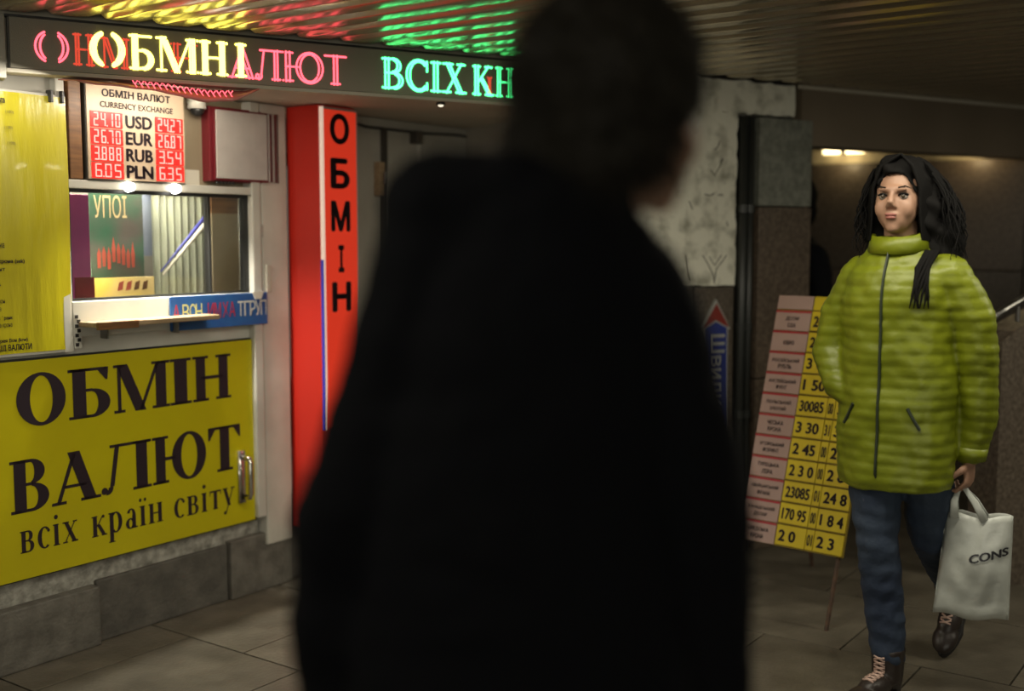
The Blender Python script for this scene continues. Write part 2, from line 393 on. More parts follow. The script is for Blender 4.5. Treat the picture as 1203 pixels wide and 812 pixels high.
def glyph_poly(mb, ch, x0, z0, kx, kz, y, T=0.2, t=0.045):
    w, P = glyph(ch, T, t)
    def poly(pts): mb.v += [(x0+a*kx, y, z0+b*kz) for a, b in pts]; n = len(pts); mb.f.append(tuple(range(len(mb.v)-n, len(mb.v))))
    for p in P:
        if p[0] == 'b': poly([(p[1], p[3]), (p[2], p[3]), (p[2], p[4]), (p[1], p[4])])
        elif p[0] == 'q':
            _, xa, ya, xb, yb, ww = p
            poly([(xa-ww/2, ya), (xa+ww/2, ya), (xb+ww/2, yb), (xb-ww/2, yb)])
        elif p[0] == 'p': poly(p[1])
        elif p[0] == 'a':
            _, cx, cy, rx, ry, a0, a1, wx, wy = p
            n = max(6, int(abs(a1-a0)/10)); ix, iy = rx-wx, ry-wy
            for k in range(n):
                ta = R(a0+(a1-a0)*k/n); tb = R(a0+(a1-a0)*(k+1)/n)
                poly([(cx+ix*math.cos(ta), cy+iy*math.sin(ta)), (cx+rx*math.cos(ta), cy+ry*math.sin(ta)),
                      (cx+rx*math.cos(tb), cy+ry*math.sin(tb)), (cx+ix*math.cos(tb), cy+iy*math.sin(tb))])
    return w
def serif_word(s, m, parent, x0, x1, z0, z1, y, T=0.2, t=0.045, gap=.05, name='lettering'):
    total = sum(glyph(c, T, t)[0]+gap for c in s)-gap
    kx = (x1-x0)/total; kz = z1-z0; x = x0
    for c in s:
        w = glyph(c, T, t)[0]
        if c != ' ':
            mb = MB(); glyph_poly(mb, c, x, z0, kx, kz, y, T, t)
            mb.build(name, m, parent, fix=False)
        x += (w+gap)*kx

def led_points(ch, T, t, pitch, fill=False):
    w, P = glyph(ch, T, t, .09); pts = []
    def line(a, b):
        n = max(1, int(math.hypot(b[0]-a[0], b[1]-a[1])/pitch))
        for k in range(n+1): pts.append((a[0]+(b[0]-a[0])*k/n, a[1]+(b[1]-a[1])*k/n))
    for p in P:
        if p[0] == 'b':
            ym = (p[3]+p[4])/2; line((p[1], ym), (p[2], ym))
        elif p[0] == 'q':
            _, xa, ya, xb, yb, ww = p
            if ww > .09:
                line((xa-ww/2, ya), (xb-ww/2, yb)); line((xa+ww/2, ya), (xb+ww/2, yb))
                if fill: line((xa, ya), (xb, yb))
            else: line((xa, ya), (xb, yb))
        elif p[0] == 'a':
            _, cx, cy, rx, ry, a0, a1, wx, wy = p
            n = max(6, int(R(abs(a1-a0))*max(rx, ry)/pitch))
            for k in range(n+1):
                tt = R(a0+(a1-a0)*k/n)
                pts.append((cx+rx*math.cos(tt), cy+ry*math.sin(tt)))
                if wx > .09 and fill: pts.append((cx+(rx-wx/2)*math.cos(tt), cy+(ry-wy/2)*math.sin(tt)))
                if wx > .09: pts.append((cx+(rx-wx)*math.cos(tt), cy+(ry-wy)*math.sin(tt)))
    return w, pts
def led_letter(ch, m, parent, x0, x1, z0, z1, y, T=.12, drop=None, r=0.0040, name='led_letter'):
    w, pts = led_points(ch, T, .045, .052, m is M['led_yellow'])
    mb = MB(); kx = (x1-x0)/w; kz = z1-z0; seen = set()
    for a, b in pts:
        if drop and drop(a, b): continue
        X, Z = x0+a*kx, z0+b*kz
        key = (round(X/0.0042), round(Z/0.0042))
        if key in seen: continue
        seen.add(key)
        i = len(mb.v)
        for q in range(6): mb.v.append((X+r*math.cos(q*PI/3), y, Z+r*math.sin(q*PI/3)))
        mb.v.append((X, y-.0022, Z))
        for q in range(6): mb.f.append((i+q, i+(q+1) % 6, i+6))
    return mb.build(name, m, parent)

# ------------------------------------------------------------------ SETTING: floor
fl = MB().box(-9, 9, -6, 12, -0.2, -0.012).build('floor', M['joint']); tag(fl, kind='structure')
TU, TV = 0.62, 0.56
tile_me = {}
for key, mm in (('a', 'floor'), ('b', 'floor2')):
    o = MB().box(0.003, TU-0.003, 0.003, TV-0.003, -0.02, 0).build('paving_slab', M[mm], fl, bev=0.002)
    tile_me[key] = o.data; bpy.data.objects.remove(o)
cnt = 0
cam2 = Vector((0, 0))
tiles = []
for i in range(-4, 16):
    for j in range(-12, 4):
        off = (i % 2)*TV/2
        c = bp((i+.5)*TU, (j+.5)*TV+off-0.19)
        if c.y < 0.6 or c.y > 8.2 or abs(c.x) > 0.55*c.y+1.0: continue
        tiles.append((c.length, i, j, off))
tiles.sort()
for _, i, j, off in tiles[:290]:
    o = bpy.data.objects.new('paving_slab', tile_me['b' if random.random() < .4 else 'a'])
    COL.objects.link(o); o.parent = fl
    p = bp(i*TU, j*TV+off-0.19); o.location = (p.x, p.y, random.uniform(-0.0015, 0.0)); o.rotation_euler = (0, 0, BA)

# ------------------------------------------------------------------ SETTING: ceiling of metal slats running across the passage
ce = MB().box(-9, 9, -6, 12, CEIL+0.03, CEIL+0.2).build('ceiling', M['slat_back']); tag(ce, kind='structure')
SP = 0.15
def hall_t(s):   # distance along BY at which the slat line meets the hall wall line
    # (BO + BX s + BY t - WO).WY = -0.004
    return (-0.004 - (BO + BX*s - WO).dot(WY))/BY.dot(WY)
for k in range(-12, 62):
    s0 = k*SP; s1 = s0+SP-0.008
    past = s0 > 9
    nt_, mb = 8, MB()
    for a in range(7):
        f = a/6; s = s0+(s1-s0)*f
        zz = CEIL + 0.006*(2*f-1)**2 if 0 < a < 6 else CEIL+0.022
        te = hall_t(s)
        for b in range(nt_+1):
            t = te - 7.0*(1-b/nt_)
            wob = 0.0006*math.sin(t*5+k*1.7)
            p = bp(s, t, zz+wob); mb.v.append(tuple(p))
    for a in range(6):
        for b in range(nt_):
            i = a*(nt_+1)+b; mb.f.append((i, i+nt_+1, i+nt_+2, i+1))
    o = mb.build('ceiling_slat', M['slat'], ce, smooth=True)

# ------------------------------------------------------------------ SETTING: the niche, hall wall, bulkhead, back wall
# soffit over the niche (between hall line and booth wall) and upper housing
zs = 1.972
pA = wp(-3.16, 0.03); pB = wp(-0.72, 0.03)
sof = MB()
poly = [wp(-3.16, 0.06), wp(-0.70, 0.06), wp(-0.70, 3.2), wp(-3.16, 3.2)]
sof.v += [(p.x, p.y, zs) for p in poly] + [(p.x, p.y, CEIL+0.03) for p in poly]
sof.f += [(0, 1, 2, 3), (7, 6, 5, 4), (0, 4, 5, 1), (1, 5, 6, 2), (2, 6, 7, 3), (3, 7, 4, 0)]
so = sof.build('ceiling_niche', M['soffit']); tag(so, kind='structure')

# hall wall right of the niche: rubble core, whitewashed face above, granite slabs below
wl = MB().box(-0.74, 0.40, 0.06, 0.20, 0, CEIL+0.03).build('wall_center', M['joint']); place(wl, WO, WA); tag(wl, kind='structure')
# whitewash coat with broken edges
def ragged(x0, x1, z0, z1, amp=.006, step=.03):
    pts = []
    n = int((x1-x0)/step); pts += [(x0+(x1-x0)*k/n, z0+random.uniform(-amp, amp)) for k in range(n)]
    n = int((z1-z0)/step); pts += [(x1+random.uniform(-amp, amp), z0+(z1-z0)*k/n) for k in range(n)]
    n = int((x1-x0)/step); pts += [(x1-(x1-x0)*k/n, z1+random.uniform(-amp, amp)) for k in range(n)]
    n = int((z1-z0)/step); pts += [(x0+random.uniform(-amp, amp), z1-(z1-z0)*k/n) for k in range(n)]
    return pts
MB().prism(ragged(-0.74, 0.025, 1.225, 1.99), 0.015, 0.06).build('whitewash_coat', M['whitewash'], wl)
MB().prism(ragged(-0.74, 0.365, 1.99, 2.132), 0.010, 0.06).build('whitewash_coat', M['whitewash'], wl)
# scratches and chipped spots in the whitewash
sc = MB()
def scratch(px):
    sc.tube([(u, 0.014, z) for u, z in px], 0.0022, 5)
scratch([(-0.105, 1.823), (-0.086, 1.839), (-0.077, 1.865)])
scratch([(-0.123, 1.734), (-0.103, 1.712), (-0.075, 1.750), (-0.056, 1.788), (-0.075, 1.772)])
scratch([(-0.160, 1.629), (-0.130, 1.623), (-0.101, 1.634)])
scratch([(-0.082, 1.627), (-0.052, 1.628)])
scratch([(-0.030, 1.512), (-0.019, 1.489)])
scratch([(-0.164, 1.362), (-0.134, 1.324), (-0.103, 1.278), (-0.093, 1.233)])
scratch([(-0.093, 1.248), (-0.084, 1.301), (-0.046, 1.338), (-0.026, 1.361)])
scratch([(-0.125, 1.354), (-0.094, 1.316), (-0.056, 1.361)])
scratch([(-0.012, 2.042), (0.003, 2.013)])
scratch([(-0.260, 1.362), (-0.249, 1.281), (-0.238, 1.251)])
scratch([(-0.245, 1.598), (-0.225, 1.562)])
scratch([(-0.034, 2.122), (-0.004, 2.113)])
scratch([(0.016, 2.096), (0.075, 2.111)])
sc.build('scratch_marks', M['crack'], wl)
# granite slabs under the whitewash
for (a, b) in ((-0.74, -0.45), (-0.445, -0.215), (-0.21, 0.028)):
    for (c, d) in ((0.0, 0.58), (0.585, 1.218)):
        MB().box(a+.002, b-.002, 0.02, 0.06, c, d).build('granite_slab', M['granite'], wl, bev=0.003)
# pillar with two facing slabs
pil = thing('pillar', 'brown granite clad pillar with a greyish green upper slab, beside black pipes', 'pillar', WO, WA)
MB().box(0.135, 0.455, 0.02, 0.20, 0, 1.965).build('pillar_core', M['granite'], pil)
MB().box(0.130, 0.452, -0.02, 0.02, 1.582, 1.975).build('granite_slab', M['granite_green'], pil, bev=0.004)
MB().box(0.130, 0.452, -0.022, 0.02, 0.80, 1.576).build('granite_slab', M['granite2'], pil, bev=0.004)
MB().box(0.130, 0.452, -0.022, 0.02, 0.0, 0.794).build('granite_slab', M['granite2'], pil, bev=0.004)
# black pipes in the gap
for n, (u, r_, lab) in enumerate(((0.052, 0.021, 'thicker'), (0.094, 0.016, 'thinner'))):
    g = thing('drain_pipe', 'thick black vertical pipe against the edge of the whitewashed wall' if n == 0 else 'thin black vertical pipe running beside the granite pillar', 'pipe', wp(u, 0.0), WA, 'black pipes beside the pillar')
    MB().tube([(0, -0.0, 0), (0, 0, 1.975)], r_, 12).build('pipe_run', M['pipe'], g, smooth=True)
    for zc in (0.62, 1.02, 1.55): MB().tube([(0, 0, zc), (0, 0, zc+0.035)], r_+0.005, 12).build('pipe_clamp', M['pipe'], g)
# bulkhead
bk = MB().box(0.40, 4.2, 0.0, 0.14, 1.862, CEIL+0.03).build('trim_1', M['bulkhead']); place(bk, WO, WA); tag(bk, kind='structure')
MB().box(0.37, 4.2, -0.010, 0.0, 2.118, 2.134).build('edge_strip', M['soffit'], bk, bev=0.003)
# back wall beyond the bulkhead
bwo = Vector((2.85, 6.42, 0)); bwa = R(-30)
bw = MB().box(-3.6, 1.6, 0.03, 0.2, 0, CEIL+0.03).build('wall_back', M['joint']); place(bw, bwo, bwa); tag(bw, kind='structure')
for i in range(-6, 3):
    for (c, d) in ((0.0, 0.62), (0.625, 1.25), (1.255, 1.875)):
        MB().box(i*0.6+.003, i*0.6+0.597, 0.0, 0.03, c, d).build('granite_slab', M['granite2' if (i+int(c*2)) % 2 else 'granite'], bw, bev=0.004)
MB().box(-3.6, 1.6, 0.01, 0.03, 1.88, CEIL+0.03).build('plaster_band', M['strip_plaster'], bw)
# lamps at the top of the back wall
for n, (u, lab) in enumerate(((-1.0, 'warm lit lamp under the bulkhead right beside the granite pillar'), (-0.28, 'warm lit lamp under the bulkhead, the one right of the black hair'))):
    p = bwo + Matrix.Rotation(bwa, 3, 'Z') @ Vector((u, -0.045, 1.935))
    g = thing('wall_lamp', lab, 'lamp', p, bwa, 'lamps under the bulkhead')
    MB().box(-0.13, 0.13, -0.02, 0.055, 0.03, 0.05).build('lamp_body', M['steel'], g, bev=0.003)
    MB().tube([(-0.12, 0.01, 0.012), (0.12, 0.01, 0.012)], 0.012, 10).build('lamp_tube', M['lamp_warm'], g, smooth=True)
    MB().box(-0.014, 0.014, -0.012, 0.03, -0.005, 0.03).build('lamp_clip', M['black'], g)
    l = bpy.data.lights.new('lamp_glow', 'POINT'); l.energy = 1.0; l.color = (1, .78, .42); l.shadow_soft_size = 0.05
    lo = bpy.data.objects.new('lamp_glow', l); COL.objects.link(lo); lo.location = p + Vector((0, -0.06, -0.04))

# outer shell of the passage, out of frame
o = MB().box(-9, 9, -6.2, -6, 0, CEIL+.2).build('wall_near', M['granite']); tag(o, kind='structure')
o = MB().box(-9, -3.0, 3.9, 4.1, 0, CEIL+.2).build('wall_left', M['granite']); tag(o, kind='structure')

# plinth of granite blocks under the booth
plinth = thing('kiosk_plinth', 'grey granite block plinth under the currency kiosk front', 'plinth', BO, BA)
for (a, b, dp, h, mm) in ((-1.2, -0.42, 0.0, 0.212, 'plinth2'), (-0.415, 0.385, 0.0, 0.213, 'plinth'), (0.39, 0.985, 0.028, 0.225, 'plinth2'), (0.99, 1.32, 0.012, 0.236, 'plinth'), (1.325, 2.1, 0.03, 0.225, 'plinth2'), (2.105, 2.5, 0.03, 0.225, 'plinth')):
    MB().box(a, b, dp, 0.10, 0.0, h).build('plinth_block', M[mm], plinth, bev=0.006)

# ------------------------------------------------------------------ KIOSK
k = thing('currency_kiosk', 'white framed currency exchange kiosk with a service window, behind the yellow signs', 'kiosk', BO, BA)
FZ0, FZ1 = 0.20, zs-0.003
WU0, WU1, WZ0, WZ1 = 0.325, 1.122, 1.222, 1.606
# rough mortar band, lower panel, header, side posts: boxes around the window opening
MB().box(-1.2, 1.16, 0.045, 0.10, FZ0, 0.315).build('mortar_band', M['plaster_rough'], k)
MB().box(-1.2, WU1+0.03, 0.03, 0.075, 0.30, 1.10).build('lower_panel', M['white_pvc'], k)
MB().box(-1.2, WU0, 0.03, 0.075, 1.10, FZ1).build('side_panel', M['grey_paint'], k)
MB().box(WU0-0.01, WU1+0.03, 0.0, 0.075, 1.10, WZ0).build('sill_panel', M['white_pvc'], k, bev=0.004)
MB().box(WU0-0.01, WU1+0.03, 0.0, 0.075, WZ1, WZ1+0.030).build('window_rail', M['white_pvc'], k, bev=0.004)
MB().box(WU0-0.01, WU1+0.03, 0.045, 0.09, WZ1+0.03, FZ1).build('header_panel', M['tan_panel'], k)
MB().box(WU1, WU1+0.045, -0.005, 0.08, 0.31, FZ1).build('door_post', M['white_pvc'], k, bev=0.006)
MB().box(WU1+0.05, 1.315, 0.0, 0.08, 0.185, FZ1).build('corner_post', M['white_pvc'], k, bev=0.008)
MB().box(WU0-0.045, WU0-0.012, 0.0, 0.07, 1.05, FZ1).build('left_post', M['white_pvc'], k, bev=0.004)
MB().box(WU0+0.002, WU0+0.050, 0.0, 0.045, WZ1+0.032, FZ1).build('wood_strip', M['wood'], k, bev=0.003)
MB().box(1.16, 1.18, -0.002, 0.001, 1.44, 1.49).build('small_sticker', M['grey_paint'], k)
MB().box(1.19, 1.215, -0.006, 0.001, 1.22, 1.33).build('door_plate', M['soffit'], k, bev=0.002)
MB().box(-1.2, -0.02, -0.02, 0.03, 1.962, zs-.002).build('top_rail', M['grey_paint'], k)
# black inner window frame
fr = MB()
fr.box(WU0, WU1, 0.02, 0.05, WZ1-0.012, WZ1); fr.box(WU0, WU1, 0.02, 0.05, WZ0, WZ0+0.008)
fr.box(WU0, WU0+0.008, 0.02, 0.05, WZ0, WZ1); fr.box(WU1-0.022, WU1, 0.02, 0.05, WZ0, WZ1)
fr.box(0.925, 0.935, 0.02, 0.05, WZ0, WZ1)
fr.build('window_frame', M['black'], k)
gl = MB().box(WU0, WU1, 0.034, 0.037, WZ0, WZ1).build('window_glass', M['glass'], k)
# interior shell
sh = MB()
sh.box(WU0-0.1, WU1+0.2, 0.42, 0.44, 1.05, 1.75)
sh.box(WU0-0.1, WU1+0.2, 0.08, 0.42, 1.19, 1.205)
sh.box(WU0-0.1, WU0-0.08, 0.08, 0.44, 1.05, 1.75)
sh.box(WU1+0.2, WU1+0.22, 0.08, 0.44, 1.05, 1.75)
sh.build('interior_shell', M['interior'], k)
MB().box(1.13, 1.30, 0.035, 0.06, 0.31, 0.32).build('post_foot', M['steel'], k)
# handle on the yellow door
hd = MB()
hu = (1.049, 0.578)[0]
hd.tube([(hu, 0.005, 0.572), (hu, -0.04, 0.566), (hu, -0.045, 0.55), (hu, -0.045, 0.43), (hu, -0.04, 0.414), (hu, 0.005, 0.408)], 0.011, 12)
hd.box(hu-0.016, hu+0.016, 0.004, 0.014, 0.385, 0.595)
hd.build('door_handle', M['chrome'], k, smooth=True)
# two small LED lamps in the window rail
for i, (px) in enumerate((0.552, 0.752)):
    lm = MB().tube([(px, 0.0, 1.618), (px, -0.022, 1.618)], [0.019, 0.015], 16).build('rail_lamp', M['lamp_white'], k, smooth=True)
    l = bpy.data.lights.new('rail_lamp_beam', 'SPOT'); l.energy = 30.0; l.color = (1.0, 0.97, 0.86); l.spot_size = R(140); l.spot_blend = 0.8; l.shadow_soft_size = 0.02
    lo = bpy.data.objects.new('rail_lamp_beam', l); COL.objects.link(lo); lo.location = bp(px, -0.05, 1.60); lo.rotation_euler = (R(-8), 0, BA)
area('kiosk_front_fill', bp(0.60, -0.20, 1.925), 0.45, 0.05, 2.6, (1.0, 0.90, 0.74), (R(38), 0, BA))  # unseen area light added to brighten the rate display
area('kiosk_front_fill', bp(0.02, -0.16, 1.94), 0.3, 0.05, 1.0, (1.0, 0.93, 0.80), (R(30), 0, BA))  # unseen area light over the yellow list, no fitting modelled
dl = bpy.data.lights.new('leaflet_fill_light', 'POINT'); dl.energy = 0.8; dl.color = (1.0, 0.9, 0.62); dl.shadow_soft_size = 0.0  # invisible point light added to brighten the yellow leaflet
dlo = bpy.data.objects.new('leaflet_fill_light', dl); COL.objects.link(dlo); dlo.location = bp(0.52, 0.11, 1.33)
il = area('kiosk_inner_lamp', bp(0.62, 0.17, 1.735), 0.6, 0.2, 16, (1.0, 0.95, 0.80), (0, 0, BA))

def panel(name, m, parent, c, y0, y1, bev=0.0015):
    xs = [p[0] for p in c]; z_ = [p[1] for p in c]
    return MB().box(min(xs), max(xs), y0, y1, min(z_), max(z_)).build(name, m, parent, bev=bev)
# things seen through the window (v = distance inside)
t = thing('magenta_board', 'magenta folder standing at the left inside the kiosk window', 'folder', BO, BA)
panel('board_sheet', M['magenta'], t, [(0.374, 1.590), (0.460, 1.220)], 0.10, 0.112)
MB().box((0.394, 1.590)[0], (0.471, 1.593)[0], 0.097, 0.10, 1.225, 1.30).build('board_pocket', M['dark_red'], t)
t = thing('window_poster', 'dark green poster with pale gold capitals inside the kiosk window', 'poster', BO, BA)
a0 = (0.530, 1.615); a1 = (0.761, 1.291)
panel('poster_sheet', M['poster_green'], t, [a0, a1], 0.20, 0.204)
b0 = (0.548, 1.511); b1 = (0.689, 1.595)
text('УПОІ', M['gold_txt'], t, b0[0], b1[0], b0[1], b1[1], 0.1985, 0.01)
rnd = random.Random(4)
fg = MB()
for i in range(8):
    x = b0[0]+0.01+i*0.021; z = a1[1]+0.03+rnd.uniform(0, .03)
    fg.prism([(x, z), (x+.012, z), (x+.014, z+.05), (x+.006, z+.07+rnd.uniform(0, .03)), (x-.002, z+.05)], 0.1985, 0.1995)
fg.build('poster_figures', M['poster_red'], t)
t = thing('yellow_leaflet', 'bright yellow leaflet lying low in the left of the kiosk window', 'leaflet', BO, BA)
panel('leaflet_sheet', M['poster_yellow'], t, [(0.518, 1.292), (0.789, 1.190)], 0.18, 0.183)
c0 = (0.624, 1.242); c1 = (0.754, 1.279)
for i in range(4):
    MB().prism([(c0[0]+i*.036, c0[1]), (c0[0]+i*.036+.022, c0[1]+.004), (c0[0]+i*.036+.028, c1[1]), (c0[0]+i*.036+.008, c1[1]-.006)], 0.178, 0.1795).build('leaflet_mark', M['poster_red'] if i < 2 else M['wood'], t)
t = thing('blue_grey_card', 'blue grey card between the dark green poster and the pale blind', 'card', BO, BA)
panel('card_sheet', M['curtain_blue'], t, [(0.802, 1.613), (0.950, 1.369)], 0.26, 0.264)
t = thing('pale_blind', 'pale grey green pleated blind hanging inside the kiosk window', 'blind', BO, BA)
cb = MB(); ca = (0.827, 1.620); cc = (1.102, 1.174); n = 16
for i in range(n+1):
    x = ca[0]+(cc[0]-ca[0])*i/n; y = 0.235+(0.012 if i % 2 else 0)
    cb.v += [(x, y, cc[1]), (x, y, ca[1])]
for i in range(n): cb.f.append((2*i, 2*i+2, 2*i+3, 2*i+1))
cb.build('blind_cloth', M['curtain'], t, fix=False)
MB().box(ca[0], cc[0], 0.225, 0.255, ca[1], ca[1]+0.012).build('blind_rail', M['white_pvc'], t)
t = thing('rolled_paper', 'white rolled paper with a blue edge leaning diagonally in the kiosk window', 'paper roll', BO, BA)
r0 = (0.786, 1.299); r1 = (1.004, 1.503)
MB().tube([(r0[0], 0.12, r0[1]), (r1[0], 0.12, r1[1])], [0.004, 0.011], 10).build('roll_sheet', M['cream'], t, smooth=True)
MB().tube([(r0[0]-0.004, 0.13, r0[1]+0.012), (r1[0]-0.008, 0.13, r1[1]+0.014)], [0.003, 0.008], 8).build('roll_edge', mat('blue_paper', (0.06, 0.06, 0.33), 0.5), t, smooth=True)
t = thing('tan_screen', 'tan screen board with a brown top filling the right of the kiosk window', 'screen', BO, BA)
d0 = (1.091, 1.627); d1 = (1.294, 1.180); dm = (1.185, 1.537)
MB().box(d0[0], d1[0], 0.200, 0.207, d1[1], dm[1]).build('screen_board', M['tan_panel'], t)
MB().box(d0[0], d1[0], 0.201, 0.207, dm[1], d0[1]).build('screen_top', M['wood'], t)

# yellow door sign
def fitp(px): return px
t = thing('exchange_sign', 'large yellow sign with black exchange lettering on the kiosk door', 'sign', BO, BA)
MB().box(-0.25, 1.131, 0.018, 0.030, 0.298, 1.041).build('sign_backing', M['black'], t)
MB().box(-0.245, 1.121, 0.014, 0.0185, 0.303, 1.034).build('sign_face', M['yellow'], t)
def caps(s, boxes, z0, z1, T):
    for ch, (x0, x1) in zip(s, boxes):
        w = glyph(ch, T)[0]; mb = MB(); glyph_poly(mb, ch, x0, z0, (x1-x0)/w, z1-z0, 0.0125, T, 0.058)
        mb.build('black_letter', M['ink'], t, fix=False)
U = lambda px, py: 0
l1 = [((0.100, 0.910)[0], (0.290, 0.902)[0]), ((0.293, 0.902)[0], (0.468, 0.891)[0]), ((0.472, 0.891)[0], (0.714, 0.886)[0]), ((0.717, 0.886)[0], (0.820, 0.891)[0]), ((0.824, 0.891)[0], (1.010, 0.888)[0])]
caps('ОБМІН', l1, 0.815, 0.988, 0.225)
l2 = [((0.068, 0.604)[0], (0.216, 0.600)[0]), ((0.219, 0.599)[0], (0.411, 0.586)[0]), ((0.415, 0.586)[0], (0.627, 0.580)[0]), ((0.631, 0.580)[0], (0.883, 0.571)[0]), ((0.887, 0.570)[0], (1.054, 0.577)[0])]
caps('ВАЛЮТ', l2, 0.528, 0.705, 0.225)
serif_word('всіх', M['ink'], t, (0.098, 0.383)[0], (0.315, 0.393)[0], 0.392, 0.392+0.112, 0.0125, 0.19, 0.045)
serif_word('країн', M['ink'], t, (0.369, 0.381)[0], (0.673, 0.379)[0], 0.388, 0.388+0.112, 0.0125, 0.19, 0.045)
serif_word('світу', M['ink'], t, (0.720, 0.370)[0], (1.017, 0.367)[0], 0.384, 0.384+0.112, 0.0125, 0.19, 0.045)

# yellow laminated list
t = thing('currency_list', 'glossy yellow laminated currency list hanging left of the kiosk window', 'sign', BO, BA)
mb = MB(); nx, nz = 18, 22; x0, x1, z0, z1 = -0.45, 0.312, 1.062, 1.905
for i in range(nx+1):
    for j in range(nz+1):
        x = x0+(x1-x0)*i/nx; z = z0+(z1-z0)*j/nz
        y = -0.004 + 0.0035*math.sin(x*31+z*4)*(0.4+0.6*(z-z0)) + 0.004*math.sin(z*7)
        mb.v.append((x, y, z))
for i in range(nx):
    for j in range(nz):
        a = i*(nz+1)+j; mb.f.append((a, a+nz+1, a+nz+2, a+1))
mb.build('list_sheet', M['yellow_gloss'], t, smooth=True, fix=False)
MB().box(x0, x1+0.006, 0.003, 0.012, z0-0.01, z1+0.008).build('list_backing', M['white_pvc'], t, bev=0.002)
for px in (58, 71): MB().box((0.258, 1.919)[0]-0.006 if px == 58 else (0.299, 1.923)[0]-0.006, (0.258, 1.919)[0]+0.004 if px == 58 else (0.299, 1.923)[0]+0.004, -0.016, 0.012, 1.885, 1.925).build('bulldog_clip', M['black'], t, bev=0.002)
lines = [(118, 'на валюта', 25), (128, 'нки', 7), (137, 'лар', 7), (147, 'нгтів', 14), (156, 'рон', 4), (164, 'валюти', 13), (218, 'крони', 12),
         (268, 'рії', 6), (276, 'ни', 3), (285, 'польська', 17), (294, 'ка', 9), (304, 'ка крона (sek)', 42), (313, 'фунт', 17), (322, 'ена', 7),
         (331, 'рубль', 11), (341, 'гера', 8), (351, 'а крон', 15), (360, 'рона', 10), (370, 'ина франк', 24), (379, 'ська крона', 23), (388, 'ії', 4), (397, 'Корея Вон (krw)', 42), (405, 'НШІ ВАЛЮТИ', 47)]
for py, s, px1 in lines:
    zc = (0.085, 1.923)[1] - (py-100)*0.00275
    w = px1*0.00275
    hgt = 0.016 if py < 400 else 0.021
    text(s, M['ink'], t, 0.022, 0.022+w, zc-hgt/2, zc+hgt/2, -0.0145, 0.045 if py in (304, 370, 397, 405, 118) else 0.02)
for (px, py) in ((30, 130), (28, 148), (31, 166)):
    zc = 1.905-(py-106)*0.00275
    text('(100)', M['ink'], t, 0.022+px*0.0027-0.012, 0.022+px*0.0027+0.016, zc-.006, zc+.006, -0.0145)

# rates display
t = thing('rate_display', 'exchange rate display with glowing red digits above the kiosk window', 'display', BO, BA)
RU0, RU1, RZ0, RZ1 = 0.392, 0.800, 1.640, 1.965
MB().box(RU0-0.004, RU1+0.004, -0.002, 0.045, RZ0-0.004, RZ1+0.004).build('display_case', M['led_frame'], t, bev=0.003)
MB().box(RU0, RU1, -0.006, -0.002, RZ0, RZ1).build('display_face', M['rate_panel'], t)
text('ОБМІН ВАЛЮТ', M['ink'], t, RU0+0.060, RU1-0.060, 1.924, 1.951, -0.0072, 0.04)
text('CURRENCY EXCHANGE', M['ink'], t, RU0+0.052, RU1-0.050, 1.887, 1.908, -0.0072, 0.03)
SEG = {'0': 'abcdef', '1': 'bc', '2': 'abged', '3': 'abgcd', '4': 'fgbc', '5': 'afgcd', '6': 'afgedc', '7': 'abc', '8': 'abcdefg', '9': 'abfgcd'}
def digits(s, x0, x1, z0, z1, parent):
    n = sum(c != '.' for c in s); cw = (x1-x0)/n; w = cw*.66; h = z1-z0; th = h*.10; x = x0+cw*.17; y0, y1 = -0.0105, -0.0092
    g = h*.03
    for c in s:
        mb = MB()
        if c == '.':
            mb.box(x-cw*.22, x-cw*.22+th, y0, y1, z0, z0+th); mb.build('decimal_point', M['digit'], parent); continue
        for q in SEG[c]:
            if q == 'a': mb.box(x+g, x+w-g, y0, y1, z1-th, z1)
            if q == 'd': mb.box(x+g, x+w-g, y0, y1, z0, z0+th)
            if q == 'g': mb.box(x+g, x+w-g, y0, y1, z0+h/2-th/2, z0+h/2+th/2)
            if q == 'f': mb.box(x, x+th, y0, y1, z0+h/2+g, z1-g)
            if q == 'b': mb.box(x+w-th, x+w, y0, y1, z0+h/2+g, z1-g)
            if q == 'e': mb.box(x, x+th, y0, y1, z0+g, z0+h/2-g)
            if q == 'c': mb.box(x+w-th, x+w, y0, y1, z0+g, z0+h/2-g)
        mb.build('digit', M['digit'], parent); x += cw
rows = [('24.10', 'USD', '24.27'), ('26.70', 'EUR', '26.87'), ('3.888', 'RUB', '3.54'), ('6.05', 'PLN', '6.35')]
for i, (a, n_, b) in enumerate(rows):
    zt = 1.868-i*0.058; zb = zt-0.046
    f1 = MB().box(RU0+0.012, RU0+0.140, -0.009, -0.006, zb-.004, zt+.004).build('digit_window', M['digit_field'], t)
    digits(a, RU0+0.018, RU0+0.134, zb, zt, f1)
    f2 = MB().box(RU1-0.130, RU1-0.008, -0.009, -0.006, zb-.004, zt+.004).build('digit_window', M['digit_field'], t)
    digits(b, RU1-0.124, RU1-0.014, zb, zt, f2)
    text(n_, M['ink'], t, RU0+0.152, RU1-0.142, zb, zt, -0.0072, 0.045)

# white paper note under the camera
t = thing('paper_note', 'blank white paper note beside the rate display', 'note', BO, BA)
panel('note_sheet', M['cream'], t, [(0.799, 1.694), (0.903, 1.616)], 0.040, 0.044)

# dome camera
t = thing('security_camera', 'small white dome security camera right of the rate display', 'camera', bp((0.865, 1.918)[0], 0.0, (0.865, 1.918)[1]), BA)
MB().tube([(0, 0.02, 0.03), (0, 0.0, 0.03), (0, 0.0, 0.0)], [0.03, 0.033, 0.036], 16).build('camera_housing', M['white_pvc'], t, smooth=True)
MB().ball((0, -0.004, -0.004), (0.026, 0.026, 0.024)).build('camera_dome', M['black'], t, smooth=True)

